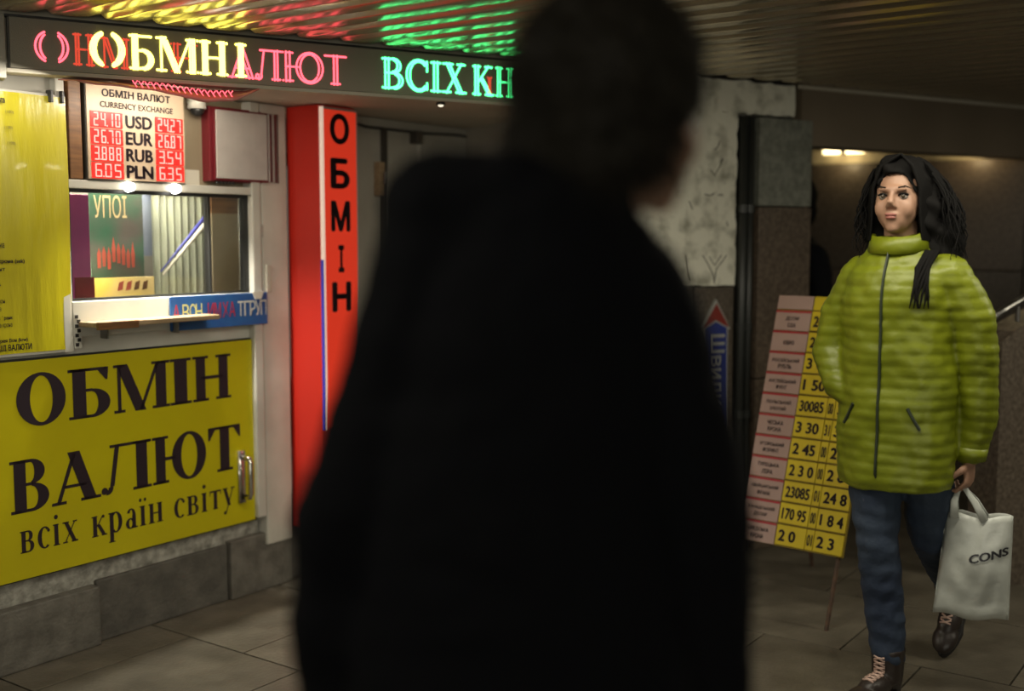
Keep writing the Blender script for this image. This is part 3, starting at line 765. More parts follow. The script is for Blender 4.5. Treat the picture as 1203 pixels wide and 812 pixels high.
# document flip frame
t = thing('document_folder', 'dark red document folder holding a pale sheet, hung beside the rate display', 'folder', BO, BA)
u0, z1_ = (0.921, 1.936); u1, z0_ = (1.277, 1.653)
MB().box(u0, u1, 0.0, 0.045, z0_, z1_).build('folder_back', M['dark_red'], t, bev=0.004)
sx0 = (0.945, 1.919)[0]; sx1 = (1.202, 1.941)[0]
MB().box(sx0, sx1, -0.012, 0.0, z0_+0.012, z1_-0.012).build('page_sheet', M['paper'], t, bev=0.003)
MB().box(sx0-0.008, sx1+0.006, -0.008, -0.001, z0_+0.004, z1_-0.006).build('page_cover', M['dark_red'], t, bev=0.002)
for i in range(4):
    x = sx1+0.010+i*0.013
    MB().box(x, x+0.004, -0.010+i*.002, 0.0, z0_+0.008, z1_-0.008).build('page_edge', M['paper'] if i % 2 == 0 else M['dark_red'], t)
for i in range(6):
    x = sx0+0.005+i*0.016
    MB().ball((x, -0.004, z0_-0.004), 0.006, 8, 6).build('binding_ring', M['black'], t)

# shelf and blue sign
t = thing('counter_shelf', 'worn wooden counter shelf under the kiosk window', 'shelf', BO, BA)
MB().box((0.336, 1.147)[0], (0.868, 1.131)[0], -0.10, 0.0, 1.135, 1.152).build('shelf_board', M['wood_light'], t, bev=0.003)
MB().box((0.336, 1.147)[0], (0.498, 1.137)[0], -0.115, -0.10, 1.128, 1.154).build('shelf_edge', M['wood'], t, bev=0.002)
for u in (0.42, 0.72): MB().prism([(u, 1.135), (u+.006, 1.135), (u+.006, 1.09), (u, 1.09)], -0.04, 0.0).build('shelf_bracket', M['steel'], t)
t = thing('blue_banner', 'narrow blue banner with mixed red, yellow and white letters below the kiosk window', 'sign', BO, BA)
bu0, bz1 = 0.712, 1.222; bu1, bz0 = 1.186, 1.095
MB().box(bu0, bu1, -0.012, -0.004, bz0, bz1).build('banner_board', M['blue_sign'], t, bev=0.002)
items = [('А', 'txt_red', .03), ('В', 'txt_yellow', .12), ('О', 'txt_yellow', .19), ('Н', 'txt_yellow', .25), ('И', 'txt_red', .37), ('М', 'txt_red', .44), ('Х', 'txt_red', .52), ('А', 'txt_red', .59), ('Т', 'txt_white', .68), ('Г', 'txt_white', .75), ('Р', 'txt_white', .81), ('У', 'txt_white', .87), ('П', 'txt_white', .93)]
for s, mm, f in items:
    x = bu0+(bu1-bu0)*f; text(s, M[mm], t, x-.004, x+.026, bz0+.038, bz1-.03, -0.0128, 0.01)
MB().prism([(1.105, 1.226), (1.165, 1.226), (1.150, 1.196), (1.12, 1.196)][::-1], -0.016, -0.012).build('paper_scrap', M['cream'], t)
# black chequered strip at the corner under the list
t = thing('chequered_tape', 'short strip of black spotted tape at the lower right corner of the yellow list', 'tape', BO, BA)
mb = MB()
for i in range(7):
    zz = 1.068+i*.016; mb.box(0.322+(i % 2)*.008, 0.334+(i % 2)*.008, -0.003, 0.0, zz, zz+.012)
mb.build('tape_spots', M['black'], t)
MB().box(0.318, 0.346, -0.001, 0.002, 1.062, 1.185).build('tape_strip', M['white_pvc'], t)

# visor under the LED board
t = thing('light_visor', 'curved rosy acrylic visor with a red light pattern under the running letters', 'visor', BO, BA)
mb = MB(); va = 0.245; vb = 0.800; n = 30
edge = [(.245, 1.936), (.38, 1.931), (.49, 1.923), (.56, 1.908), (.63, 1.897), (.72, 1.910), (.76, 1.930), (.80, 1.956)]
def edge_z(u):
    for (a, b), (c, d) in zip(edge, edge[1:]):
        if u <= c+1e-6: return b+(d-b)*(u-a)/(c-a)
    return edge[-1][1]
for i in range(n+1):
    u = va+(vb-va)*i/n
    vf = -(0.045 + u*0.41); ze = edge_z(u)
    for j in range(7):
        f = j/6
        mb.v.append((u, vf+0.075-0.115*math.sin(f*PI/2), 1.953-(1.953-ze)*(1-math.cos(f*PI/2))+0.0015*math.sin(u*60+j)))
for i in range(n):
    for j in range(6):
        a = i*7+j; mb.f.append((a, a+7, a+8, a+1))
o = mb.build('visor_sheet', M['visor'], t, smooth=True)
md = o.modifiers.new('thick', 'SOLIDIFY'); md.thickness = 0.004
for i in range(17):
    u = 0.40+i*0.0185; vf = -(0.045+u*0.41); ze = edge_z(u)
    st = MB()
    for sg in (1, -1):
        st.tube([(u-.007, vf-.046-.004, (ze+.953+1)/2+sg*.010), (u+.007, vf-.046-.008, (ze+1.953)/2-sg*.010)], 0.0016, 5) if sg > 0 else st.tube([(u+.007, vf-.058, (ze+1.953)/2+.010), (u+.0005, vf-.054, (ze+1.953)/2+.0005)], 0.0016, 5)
    st.build('painted_glow_mark', M['led_red'], t)  # added glowing crosses, standing in for the red light seen on the visor

# red light box
t = thing('red_lightbox', 'tall red illuminated light box with vertical black letters beside the kiosk', 'sign', BO, BA)
LX0, LX1, LY = 1.335, 1.545, -0.165
MB().box(LX0, LX1, LY, 0.02, 0.23, 1.968).build('box_body', M['red_box'], t, bev=0.006)
MB().box(LX0+0.010, LX1-0.004, LY-0.008, LY, 0.66, 1.955).build('lit_face', M['red_face'], t, bev=0.002)
MB().box(LX0+0.002, LX0+0.013, LY-0.014, LY, 0.655, 1.960).build('edge_strip', M['white_edge'], t)
MB().box(LX0-0.001, LX0+0.002, LY-0.0145, LY, 0.655, 1.35).build('blue_strip', M['blue_edge'], t)
MB().box(LX1-0.004, LX1, LY-0.012, LY, 0.655, 1.960).build('edge_strip', M['sign_white'], t)
MB().box(LX0+0.010, LX1-0.004, LY-0.012, LY, 1.952, 1.960).build('edge_strip', M['sign_white'], t)
RBZ = {170: (1.457, 1.816)[1], 134: (1.459, 1.940)[1], 222: (1.453, 1.637)[1], 186: (1.456, 1.761)[1], 272: (1.450, 1.464)[1], 236: (1.452, 1.589)[1], 320: (1.447, 1.297)[1], 288: (1.449, 1.409)[1], 366: (1.443, 1.136)[1], 331: (1.446, 1.259)[1]}
for ch, y0_, y1_ in (('О', 170, 134), ('Б', 222, 186), ('М', 272, 236), ('І', 320, 288), ('Н', 366, 331)):
    zt, zb = RBZ[y1_], RBZ[y0_]
    wd_ = 0.034 if ch == 'І' else 0.112
    cx = (LX0+LX1)/2+0.004
    text(ch, M['ink'], t, cx-wd_/2, cx+wd_/2, zb, zt, LY-0.009, 0.045, name='black_letter')

# booth wall right of the light box
ww = MB().box(1.55, 3.35, 0.02, 0.08, 0.24, zs-0.003).build('wall_niche', M['grey_paint']); place(ww, BO, BA); tag(ww, kind='structure')
MB().box(1.905, 1.93, 0.0, 0.02, 0.20, 1.93).build('cover_strip', M['led_frame'], ww)
MB().box(2.16, 2.172, 0.008, 0.02, 0.20, 1.90).build('cover_strip', M['white_pvc'], ww)
nw = MB().box(-0.76, -0.70, 0.06, 2.4, 0.0, CEIL).build('wall_right', M['grey_paint']); place(nw, WO, WA); tag(nw, kind='structure')
t = thing('wall_cable', 'dark cable sagging along the top of the niche wall right of the red light box', 'cable', BO, BA)
MB().tube([(1.60, 0.012, 1.955), (1.8, 0.01, 1.925), (2.0, 0.01, 1.925), (2.2, 0.01, 1.925), (2.45, 0.01, 1.935), (2.7, 0.01, 1.925)], 0.006, 8).build('cable_run', M['black'], t, smooth=True)
t = thing('junction_box', 'small dark junction box on the cable behind the red light box', 'box', bp(2.13, 0, 1.90), BA)
MB().box(-0.025, 0.025, -0.02, 0.02, -0.03, 0.03).build('box_body', M['led_frame'], t, bev=0.004)
MB().box(-0.02, 0.02, -0.024, -0.02, -0.024, 0.024).build('box_lid', M['steel'], t, bev=0.002)
t = thing('brass_latch', 'small pale brass latch plate on the niche wall by the black coat shoulder', 'latch', bp(1.88, 0, 1.70), BA)
MB().box(-0.02, 0.015, -0.015, 0.02, -0.075, 0.075).build('latch_plate', M['wood_light'], t, bev=0.003)
MB().tube([(0, -0.03, -0.02), (0, -0.03, 0.03)], 0.006, 8).build('latch_bolt', M['steel'], t)

# ------------------------------------------------------------------ LED running sign on the hall line
LO = Vector((-1.62718, 3.63791, 0)); LA = R(30.5377)
t = thing('running_led_sign', 'long dark LED board with red, yellow and green running letters under the ceiling', 'sign', LO, LA)
LZ0, LZ1 = 1.966, 2.134
MB().box(0.058, 2.42, 0.008, 0.075, LZ0, LZ1).build('board_housing', M['led_frame'], t, bev=0.003)
MB().box(0.064, 2.41, 0.0, 0.008, LZ0+0.005, LZ1-0.006).build('board_grille', M['led_board'], t)
MB().box(0.05, 2.42, -0.008, 0.07, LZ1-0.006, LZ1+.001).build('top_lip', M['black'], t)
MB().box(0.05, 2.42, -0.006, 0.07, LZ0-0.010, LZ0+0.003).build('bottom_lip', M['soffit'], t, bev=0.002)
LY_ = -0.001
LU = {41: 0.136, 81: 0.238, 86: 0.251, 106: 0.303, 111: 0.317, 119: 0.338, 147: 0.413, 151: 0.424, 152: 0.427, 181: 0.506, 184: 0.515, 200: 0.56, 233: 0.654, 234: 0.657, 268: 0.756, 276: 0.78, 290: 0.822, 301: 0.855, 302: 0.858, 330: 0.945, 331: 0.948, 380: 1.103, 381: 1.107, 407: 1.192, 448: 1.329, 474: 1.419, 477: 1.43, 504: 1.525, 505: 1.529, 519: 1.579, 520: 1.583, 522: 1.59, 547: 1.682, 555: 1.712, 572: 1.776, 578: 1.799, 579: 1.803, 582: 1.814, 604: 1.899}
zb, zt = 1.992, 2.104
gapO = lambda a, b: abs(a-.47) < .17
for sd in (-1, 1): led_letter('О', M['led_red'], t, LU[41], LU[81], 1.996, 2.092, LY_, drop=lambda a, b: (a-.47)*sd < .17, name='led_arc')
led_letter('Н', M['led_dim'], t, LU[86], LU[111], 1.994, 2.092, LY_)
led_letter('М', M['led_dim'], t, LU[119], LU[152], 1.992, 2.088, LY_)
for sd in (-1, 1): led_letter('О', M['led_yellow'], t, LU[106], LU[147], 1.996, 2.104, LY_-.001, drop=lambda a, b: (a-.47)*sd < .12, r=.0047, name='led_arc')
led_letter('Б', M['led_yellow'], t, LU[151], LU[181], 1.994, 2.104, LY_-.001, r=.0047)
led_letter('М', M['led_yellow'], t, LU[184], LU[233], 1.994, 2.104, LY_-.001, r=.0047)
led_letter('Н', M['led_yellow'], t, LU[234], LU[268], 1.994, 2.104, LY_-.001, r=.0047)
led_letter('І', M['led_yellow'], t, LU[276], LU[290], 1.994, 2.104, LY_-.001, r=.0047)
led_letter('Н', M['led_dim'], t, LU[200], LU[233], 1.994, 2.088, LY_)
led_letter('А', M['led_red'], t, LU[268], LU[302], 1.990, 2.092, LY_)
led_letter('Л', M['led_red'], t, LU[301], LU[330], 1.990, 2.092, LY_)
led_letter('Ю', M['led_red'], t, LU[331], LU[380], 1.990, 2.092, LY_)
led_letter('Т', M['led_red'], t, LU[381], LU[407], 1.990, 2.092, LY_)
led_letter('В', M['led_green'], t, LU[448], LU[474], 1.990, 2.100, LY_, r=.0045)
led_letter('С', M['led_green'], t, LU[477], LU[504], 1.990, 2.100, LY_, r=.0045)
led_letter('І', M['led_green'], t, LU[505], LU[519], 1.990, 2.100, LY_, r=.0045)
led_letter('Х', M['led_green'], t, LU[520], LU[547], 1.990, 2.100, LY_, r=.0045)
led_letter('К', M['led_green'], t, LU[555], LU[579], 1.990, 2.100, LY_, r=.0045)
led_letter('Р', M['led_green'], t, LU[582], LU[604], 1.990, 2.100, LY_, r=.0045) if False else None
led_letter('І', M['led_dim'], t, LU[572], LU[578], 2.0, 2.06, LY_)
led_letter('Н', M['led_green'], t, LU[582], LU[604], 1.990, 2.100, LY_)
# left end plate of the housing
t = thing('end_bracket', 'grey riveted mounting bracket at the left end of the LED board', 'bracket', LO, LA)
MB().box(-0.22, 0.050, -0.01, 0.075, LZ0-0.03, LZ1).build('bracket_plate', M['grey_paint'], t, bev=0.004)
MB().tube([(0.028, -0.014, 2.062), (0.028, -0.008, 2.062)], 0.006, 10).build('rivet', M['black'], t)
# small spot under the green letters
t = thing('soffit_spotlight', 'small round spotlight under the LED board below the green letters', 'lamp', LO + Vector((math.cos(LA), math.sin(LA), 0))*LU[522], LA)
MB().tube([(0, 0.03, 1.956), (0, 0.03, 1.945)], [0.016, 0.018], 14).build('spot_ring', M['black'], t)
MB().ball((0, 0.03, 1.945), (0.011, 0.011, 0.007), 12, 8).build('spot_lens', mat('spot_lens', (.8, .75, .6), .3, emit=(1, .9, .7), estr=1.2), t, smooth=True)

# ------------------------------------------------------------------ arrow sign on the granite under the whitewash
t = thing('arrow_sign', 'blue arrow sign with a red tip and vertical white lettering on the granite wall', 'sign', WO, WA)
au0 = (-0.166, 0.986)[0]; au1 = (-0.017, 0.979)[0]; azb = (-0.085, 0.423)[1]; azs = (-0.098, 1.028)[1]; azt = (-0.096, 1.165)[1]
am = (au0+au1)/2
MB().prism([(au0, azb), (au1, azb), (au1, azs), (au1+0.016, azs), (am+.004, azt), (au0-0.016, azs), (au0, azs)], 0.006, 0.02).build('arrow_border', M['sign_white'], t)
MB().prism([(au0+.010, azb+.01), (au1-.010, azb+.01), (au1-.010, azs+.008), (am, azs+.036), (au0+.010, azs+.008)], 0.002, 0.0065).build('arrow_shaft', M['arrow_blue'], t)
MB().prism([(am, azs+.046), (au1+.004, azs+.008), (am+.004, azt-.02), (au0-.004, azs+.008)][::1], 0.002, 0.0065).build('arrow_tip', M['arrow_red'], t)
me = text_mesh('Швидко', 0.02)
xs = [v.co.x for v in me.vertices]; ys = [v.co.y for v in me.vertices]; a, b, c, d = min(xs), max(xs), min(ys), max(ys)
lz1, lz0 = azs-.02, (-0.090, 0.629)[1]
for v in me.vertices:   # reads downwards
    fx = (v.co.x-a)/(b-a); fy = (v.co.y-c)/(d-c)
    v.co = Vector((au0+0.022+fy*(au1-au0-0.045), 0.0012, lz1-fx*(lz1-lz0)))
link('lettering', me, M['txt_white'], t)

# ------------------------------------------------------------------ price board (A-board)
A0 = Vector((0.890, 4.440, 0.26)); A1 = Vector((1.217, 4.150, 0.26))
ax = (A1-A0); AWD = ax.length; ax.normalize()
an = Vector((-ax.y, ax.x, 0))          # away from the viewer
if an.y < 0: an = -an
lean = 0.288/0.945
t = thing('price_board', 'leaning exchange rate board with pink labels and yellow number cards behind the woman in green', 'board')
ay = (Vector((0, 0, 1)) + an*lean).normalized()   # up the board
az = ax.cross(ay); 
if az.y > 0: az = -az                 # towards the viewer
Mx = Matrix(((ax.x, -az.x, ay.x, A0.x), (ax.y, -az.y, ay.y, A0.y), (ax.z, -az.z, ay.z, A0.z), (0, 0, 0, 1)))
t.matrix_world = Mx
BH = 0.992; SPL = 0.158
MB().box(0, AWD, 0.006, 0.020, 0, BH).build('back_board', M['board_dark'], t, bev=0.003)
n = 11; hrow = (BH-0.062)/n
words = ['ДОЛАР\nСША', 'ЄВРО', 'РОСІЙСЬКИЙ\nРУБЛЬ', 'АНГЛІЙСЬКИЙ\nФУНТ', 'ПОЛЬСЬКИЙ\nЗЛОТИЙ', 'ЧЕСЬКА\nКРОНА', 'УГОРСЬКИЙ\nФОРИНТ', 'ТУРЕЦЬКА\nЛІРА', 'ШВЕЙЦАРСЬКИЙ\nФРАНК', 'КАНАДСЬКИЙ\nДОЛАР', 'ШВЕДСЬКА\nКРОНА']
nums = [('24', '00', '25'), ('26', '50', '28'), ('3 0', '', '3 3'), ('1 50', '', '1 8'), ('30085', '00', '31'), ('3 30', '31', '3 5'), ('2 45', '00', '2 7'), ('2 3 0', '00', '2 8'), ('23085', '01', '24 8'), ('170 95', '00', '1 8 4'), ('2 0', '01', '2 3')]
MB().box(0.002, SPL-.002, 0.0, 0.006, BH-0.058, BH-0.002).build('label_strip', M['pink'], t, bev=0.002)
MB().box(SPL+.002, AWD-.002, 0.0, 0.006, BH-0.058, BH-0.002).build('card_row', M['board_yellow'], t, bev=0.002)
text('КУПІВЛЯ', M['ink'], t, SPL+.04, SPL+.10, BH-.036, BH-.026, -0.0008)
text('ПРОДАЖ', M['ink'], t, SPL+.18, SPL+.24, BH-.036, BH-.026, -0.0008)
for i in range(n):
    z1 = BH-0.062-i*hrow; z0 = z1-hrow
    lb = MB().box(0.002, SPL-.002, 0.0, 0.006, z0+.0015, z1-.0015).build('label_strip', M['pink'], t, bev=0.0012)
    MB().box(0.002, SPL-.002, -0.001, 0.0, z1-0.010, z1-0.002).build('red_rule', M['line_red'], t)
    wz = words[i].split('\n')
    for q, w_ in enumerate(wz):
        ww_ = min(0.118, 0.0118*len(w_)); zc = (z0+z1)/2-.006 + (0.013 if len(wz) == 2 and q == 0 else (-0.013 if len(wz) == 2 else 0))
        text(w_, M['ink'], t, SPL/2-ww_/2, SPL/2+ww_/2, zc-.009, zc+.009, -0.0012, 0.03)
    a, b, c = nums[i]
    xs_ = [(SPL+.003, SPL+.125, a), (SPL+.128, SPL+.158, b), (SPL+.161, AWD-.003, c)]
    for x0, x1, s in xs_:
        MB().box(x0, x1, -0.002, 0.006, z0+.006, z1-.002).build('number_card', M['board_yellow'], t, bev=0.0012)
        if s:
            mg = .010 if x1-x0 > .05 else .004
            text(s, M['ink'], t, x0+mg, min(x1-mg, x0+mg+0.024*len(s)), z0+.020, z1-.020, -0.0028, 0.045)
    MB().box(SPL+.003, AWD-.003, -0.004, 0.0, z0+.001, z0+.005).build('card_ledge', M['board_dark'], t)
# legs: two front uprights and two rear struts, in board coordinates
Mi = Mx.inverted()
def leg(p, q, nm):
    MB().tube([Mi @ Vector(p), Mi @ Vector(q)], 0.009, 6).build(nm, M['rust'], t)
dn = ay*(0.26/ay.z)
for P in (A0+ax*0.02, A1-ax*0.02):
    f = P-dn; f.z = 0.0
    leg(P+ay*0.3+(-az)*0.022, f+(-az)*0.01, 'leg')
    topp = P+ay*0.93+(-az)*0.03
    foot = Vector((P.x, P.y, 0))+an*0.66+ax*(0.03 if P is A0 else -0.03)
    leg(topp, foot, 'rear_strut')

# ------------------------------------------------------------------ stair parapet and handrail at the right edge
p0 = Vector((1.98, 4.62, 0)); pa = R(20)
t = tag(place(MB().prism([(0, 0), (2.2, 0), (2.2, 1.95), (0.06, 1.06), (0.0, 1.02)], 0, 0.16).build('wall_far', M['granite']), p0, pa), kind='structure')
t = thing('handrail', 'grey metal handrail slanting up at the right edge behind the woman in green', 'handrail', p0, pa)
MB().tube([(-0.06, 0.05, 1.085), (0.06, 0.05, 1.15), (1.6, 0.05, 1.83)], 0.016, 12).build('rail_bar', M['steel'], t, smooth=True)
for x in (0.12, 0.8, 1.4): MB().tube([(x, 0.05, 1.07+(x-.06)*.415), (x, 0.05, 1.165+(x-.06)*.44)], 0.009, 8).build('rail_bracket', M['steel'], t)

# ------------------------------------------------------------------ people
def organic(mb, voxel, smooth=4, disp=None, factor=0.5):
    me = mb.mesh('tmp')
    bm = bmesh.new(); bm.from_mesh(me); bmesh.ops.recalc_face_normals(bm, faces=bm.faces); bm.to_mesh(me); bm.free()
    o = bpy.data.objects.new('tmp', me); COL.objects.link(o)
    r = o.modifiers.new('r', 'REMESH'); r.mode = 'VOXEL'; r.voxel_size = voxel; r.adaptivity = 0
    s_ = o.modifiers.new('s', 'SMOOTH'); s_.iterations = smooth; s_.factor = factor
    dg = bpy.context.evaluated_depsgraph_get(); dg.update()
    res = bpy.data.meshes.new_from_object(o.evaluated_get(dg))
    bpy.data.objects.remove(o); bpy.data.meshes.remove(me)
    if disp:
        nn = [v.normal.copy() for v in res.vertices]
        for v, n_ in zip(res.vertices, nn): v.co = disp(v.co.copy(), n_)
        res.update()
    return res
def bvh_of(me):
    return BVHTree.FromPolygons([v.co.copy() for v in me.vertices], [tuple(p.vertices) for p in me.polygons])

def hand(mb, wrist, d, n, side, curl=0.5, thumb=0.6):
    """d: wrist to fingers, n: palm normal, side: direction of the thumb edge"""
    wrist = Vector(wrist); d = Vector(d).normalized(); n = Vector(n).normalized(); s = Vector(side).normalized()
    rot = Matrix((s, n, d)).transposed()
    mb.ball(wrist+d*0.045, (0.036, 0.014, 0.050), 14, 10, rot)
    mb.tube([wrist-d*0.05, wrist+d*0.02], [0.026, 0.024], 12, flat=.8)
    for i, (off, L_) in enumerate(((0.028, .040), (0.010, .045), (-0.009, .042), (-0.027, .034))):
        p = wrist+d*(0.080-abs(off)*.15)+s*off; pts = [p-d*.03, p]; dirv = d.copy(); a = 0
        for j, seg in enumerate((L_, L_*.62, L_*.5)):
            a += curl*(1.1 if j else .8)
            dirv = (d*math.cos(a)+n*math.sin(a)); p = p+dirv*seg; pts.append(p)
        mb.tube(pts, [0.0095, 0.0092, 0.0085, 0.0078, 0.0065], 10)
    p = wrist+d*0.022+s*0.026
    mb.tube([p-s*.01, p+(s*.8+d*.5+n*.3*thumb)*.026, p+(s*.9+d*1.1+n*thumb)*.032, p+(s*.6+d*1.6+n*1.2*thumb)*.040], [.013, .0115, .0095, .0075], 10)

def head(mb, c, yaw=0, tilt=0, k=1.0):
    """head facing -y before rotation; c is the skull centre. returns the transform"""
    T = Matrix.Translation(Vector(c)) @ Matrix.Rotation(yaw, 4, 'Z') @ Matrix.Rotation(tilt, 4, 'X')
    r3 = T.to_3x3()
    def B_(p, r): mb.ball(T @ (Vector(p)*k), Vector(r)*k, 20, 14, r3)
    B_((0, .010, .020), (.073, .092, .092)); B_((0, -.030, -.015), (.064, .060, .070)); B_((0, -.034, -.040), (.060, .057, .062)); B_((0, -.040, -.060), (.047, .048, .050))
    B_((0, -.072, -.094), (.021, .018, .017)); B_((.032, -.060, -.035), (.027, .025, .034)); B_((-.032, -.060, -.035), (.027, .025, .034)); B_((0, -.070, -.070), (.032, .022, .030))
    B_((0, -.084, .020), (.046, .012, .012))
    mb.tube([T @ (Vector(p)*k) for p in ((0, -.088, .014), (0, -.100, -.008), (0, -.110, -.027))], [.008*k, .010*k, .0115*k], 10)
    B_((.010, -.098, -.031), (.0085, .009, .007)); B_((-.010, -.098, -.031), (.0085, .009, .007))
    B_((0, -.086, -.060), (.024, .012, .013))
    for s in (1, -1):
        B_((s*.073, .008, -.012), (.008, .017, .028))
    return T
def face_parts(body, T, k=1.0):
    r3 = T.to_3x3()
    for s in (1, -1):
        e = MB().ball(T @ (Vector((s*.030, -.0735, -.001))*k), .0120*k, 14, 10).build('eye', M['eye'], body, smooth=True)
        MB().ball(T @ (Vector((s*.030+(.001), -.0845, -.001))*k), (.0064*k, .0022*k, .0064*k), 12, 8, r3).build('iris', M['iris'], e, smooth=True)
        MB().tube([T @ (Vector(p)*k) for p in ((s*.045, -.077, .003), (s*.036, -.0850, .0062), (s*.024, -.0855, .0058), (s*.017, -.083, .001))], .0030*k, 6).build('eyelash', M['hair_black'], body)
        MB().tube([T @ (Vector(p)*k) for p in ((s*.052, -.076, .022), (s*.038, -.0905, .028), (s*.018, -.094, .024))], [.0012*k, .0022*k, .0020*k], 6).build('eyebrow', M['hair_black'], body)
    MB().ball(T @ (Vector((0, -.0965, -.0565))*k), Vector((.019, .005, .0048))*k, 14, 8, r3).build('upper_lip', M['lips'], body, smooth=True)
    MB().ball(T @ (Vector((0, -.0958, -.0655))*k), Vector((.016, .005, .0055))*k, 14, 8, r3).build('lower_lip', M['lips'], body, smooth=True)
def limb(mb, pts, rs): 
    mb.tube(pts, rs, 14)
    for p, r in zip(pts, rs): mb.ball(p, r, 12, 8)

def strands(mb, roots, r=0.0025, seg=4):
    for pts in roots:
        n = len(pts)
        mb.tube(pts, [r*(1-.75*k_/(n-1)) for k_ in range(n)], seg, cap=False)

# ---- woman in the lime jacket
W0 = Vector((1.20, 3.56, 0)); WYAW = R(-40)
w = thing('woman', 'person in a lime green quilted jacket and blue jeans walking with a white bag', 'person', W0, WYAW)
HC = (0.0, -0.015, 1.560)
mb = MB()
TW = head(mb, HC, R(6), R(-3), 1.0)
mb.tube([(0, .01, 1.34), (0, .005, 1.41), (0, -.005, 1.49)], [.062, .052, .05], 14)
mb.loft([(0, 0, .86, .15, .10), (0, 0, .98, .15, .105), (0, 0, 1.10, .125, .09), (0, 0, 1.25, .145, .10), (0, 0, 1.34, .15, .08), (0, 0, 1.385, .07, .06)])
lw = Vector((.205, .085, .765)); rw_ = Vector((-.115, -.045, .94))
limb(mb, [(.155, 0, 1.33), (.225, .07, 1.05), lw], [.05, .036, .026])
limb(mb, [(-.135, 0, 1.31), (-.205, .01, 1.08), rw_], [.05, .036, .026])
hand(mb, lw, (0.0, -.05, -1), (-1, 0, -.1), (0, -1, 0), 1.05, 1.2)
hand(mb, rw_, (.5, .0, -.8), (.2, 1, 0), (.5, 0, .6), .2)
hipR, kneeR, ankR = Vector((-.068, 0, .88)), Vector((-.020, -.065, .50)), Vector((.018, -.045, .10))
hipL, kneeL, ankL = Vector((.085, 0, .88)), Vector((.085, .10, .50)), Vector((.04, .47, .21))
limb(mb, [hipR, kneeR, ankR], [.075, .05, .035]); limb(mb, [hipL, kneeL, ankL], [.075, .05, .035])
def face_disp(T, k=1.0):
    Ti = T.inverted()
    def f(co, n):
        q = (Ti @ co)/k
        if abs(q.x) < .09 and abs(q.z) < .12 and q.y < 0:
            for s in (1, -1):
                d2 = ((q.x-s*.030)/.016)**2+((q.z-.0)/.010)**2
                co = co - n*(.0075*math.exp(-d2))*k
            d2 = (q.x/.022)**2+((q.z+.0612)/.0025)**2
            co = co - n*(.0012*math.exp(-d2))*k
        return co
    return f
bd = link('body', organic(mb, .005, 6, face_disp(TW)), M['skin'], w, True)
face_parts(w, TW)

jk = MB()
jk.loft([(0, .0, .668, .178, .135), (0, 0, .70, .182, .140), (0, 0, .85, .186, .142), (0, 0, 1.0, .180, .136), (0, 0, 1.12, .178, .134), (0, 0, 1.25, .185, .138), (.01, 0, 1.33, .170, .122), (.005, 0, 1.375, .125, .105), (0, 0, 1.41, .085, .085), (0, -.003, 1.445, .075, .078)])
limb(jk, [(.150, 0, 1.325), (.205, .03, 1.20), (.232, .065, 1.03), (.222, .08, .90), lw+Vector((0, 0, .02))], [.070, .070, .060, .056, .046])
limb(jk, [(-.128, 0, 1.310), (-.190, .012, 1.20), (-.222, .01, 1.08), (-.175, -.035, .98), rw_+Vector((.0, -.01, 0))], [.066, .066, .064, .058, .050])
def quilt(co, n):
    ph = co.z + .010*noise.noise(co*6.0)
    puff = abs(math.sin(PI*ph/0.034))**.6
    a = .0030 if 0.68 < co.z < 1.36 else .003
    return co + n*(a*(puff-.7) + .010*noise.noise(co*9.0) + .004*noise.noise(co*26))
jme = organic(jk, .0065, 6, quilt)
jkt = link('jacket', jme, M['jacket'], w, True)
bv = bvh_of(jme)
def front(x, z, off=.002, y0=-1.0):
    h = bv.ray_cast(Vector((x, y0, z)), Vector((0, 1, 0)))
    return h[0] + Vector((0, -off, 0)) if h[0] else Vector((x, -.15, z))
zp = MB()
pts = [front(0.0, .665+i*.0195) for i in range(40)]
pts2 = [sum((pts[max(0, min(39, i+j))] for j in (-2, -1, 0, 1, 2)), Vector())/5 for i in range(40)]
zp.tube(pts2, .0085, 8, flat=.5); zp.build('zipper', M['zip'], jkt, smooth=True)
for sx in (-1, 1):
    pk = MB(); pk.tube([front(sx*.085, .93), front(sx*.10, .90), front(sx*.118, .865)], .005, 6); pk.build('pocket_slit', M['zip'], jkt)
col_ = MB(); n = 26
for i in range(n+1):
    a = R(-90-165+330*i/n)
    for j, (z, rr) in enumerate(((1.400, .090), (1.428, .084), (1.452, .080))):
        col_.v.append((rr*math.cos(a), -.004+rr*math.sin(a)*1.02, z-.012*(math.sin(a) < -.5)*abs(math.sin(a))))
for i in range(n):
    for j in range(2): b_ = i*3+j; col_.f.append((b_, b_+3, b_+4, b_+1))
o = col_.build('collar', M['jacket'], jkt, smooth=True, fix=False); md = o.modifiers.new('t', 'SOLIDIFY'); md.thickness = .014; md.offset = 0
cf = MB(); cf.tube([lw+Vector((.003, 0, .035)), lw+Vector((0, 0, -.005))], [.050, .046], 18).build('cuff', M['jacket'], jkt, smooth=True)

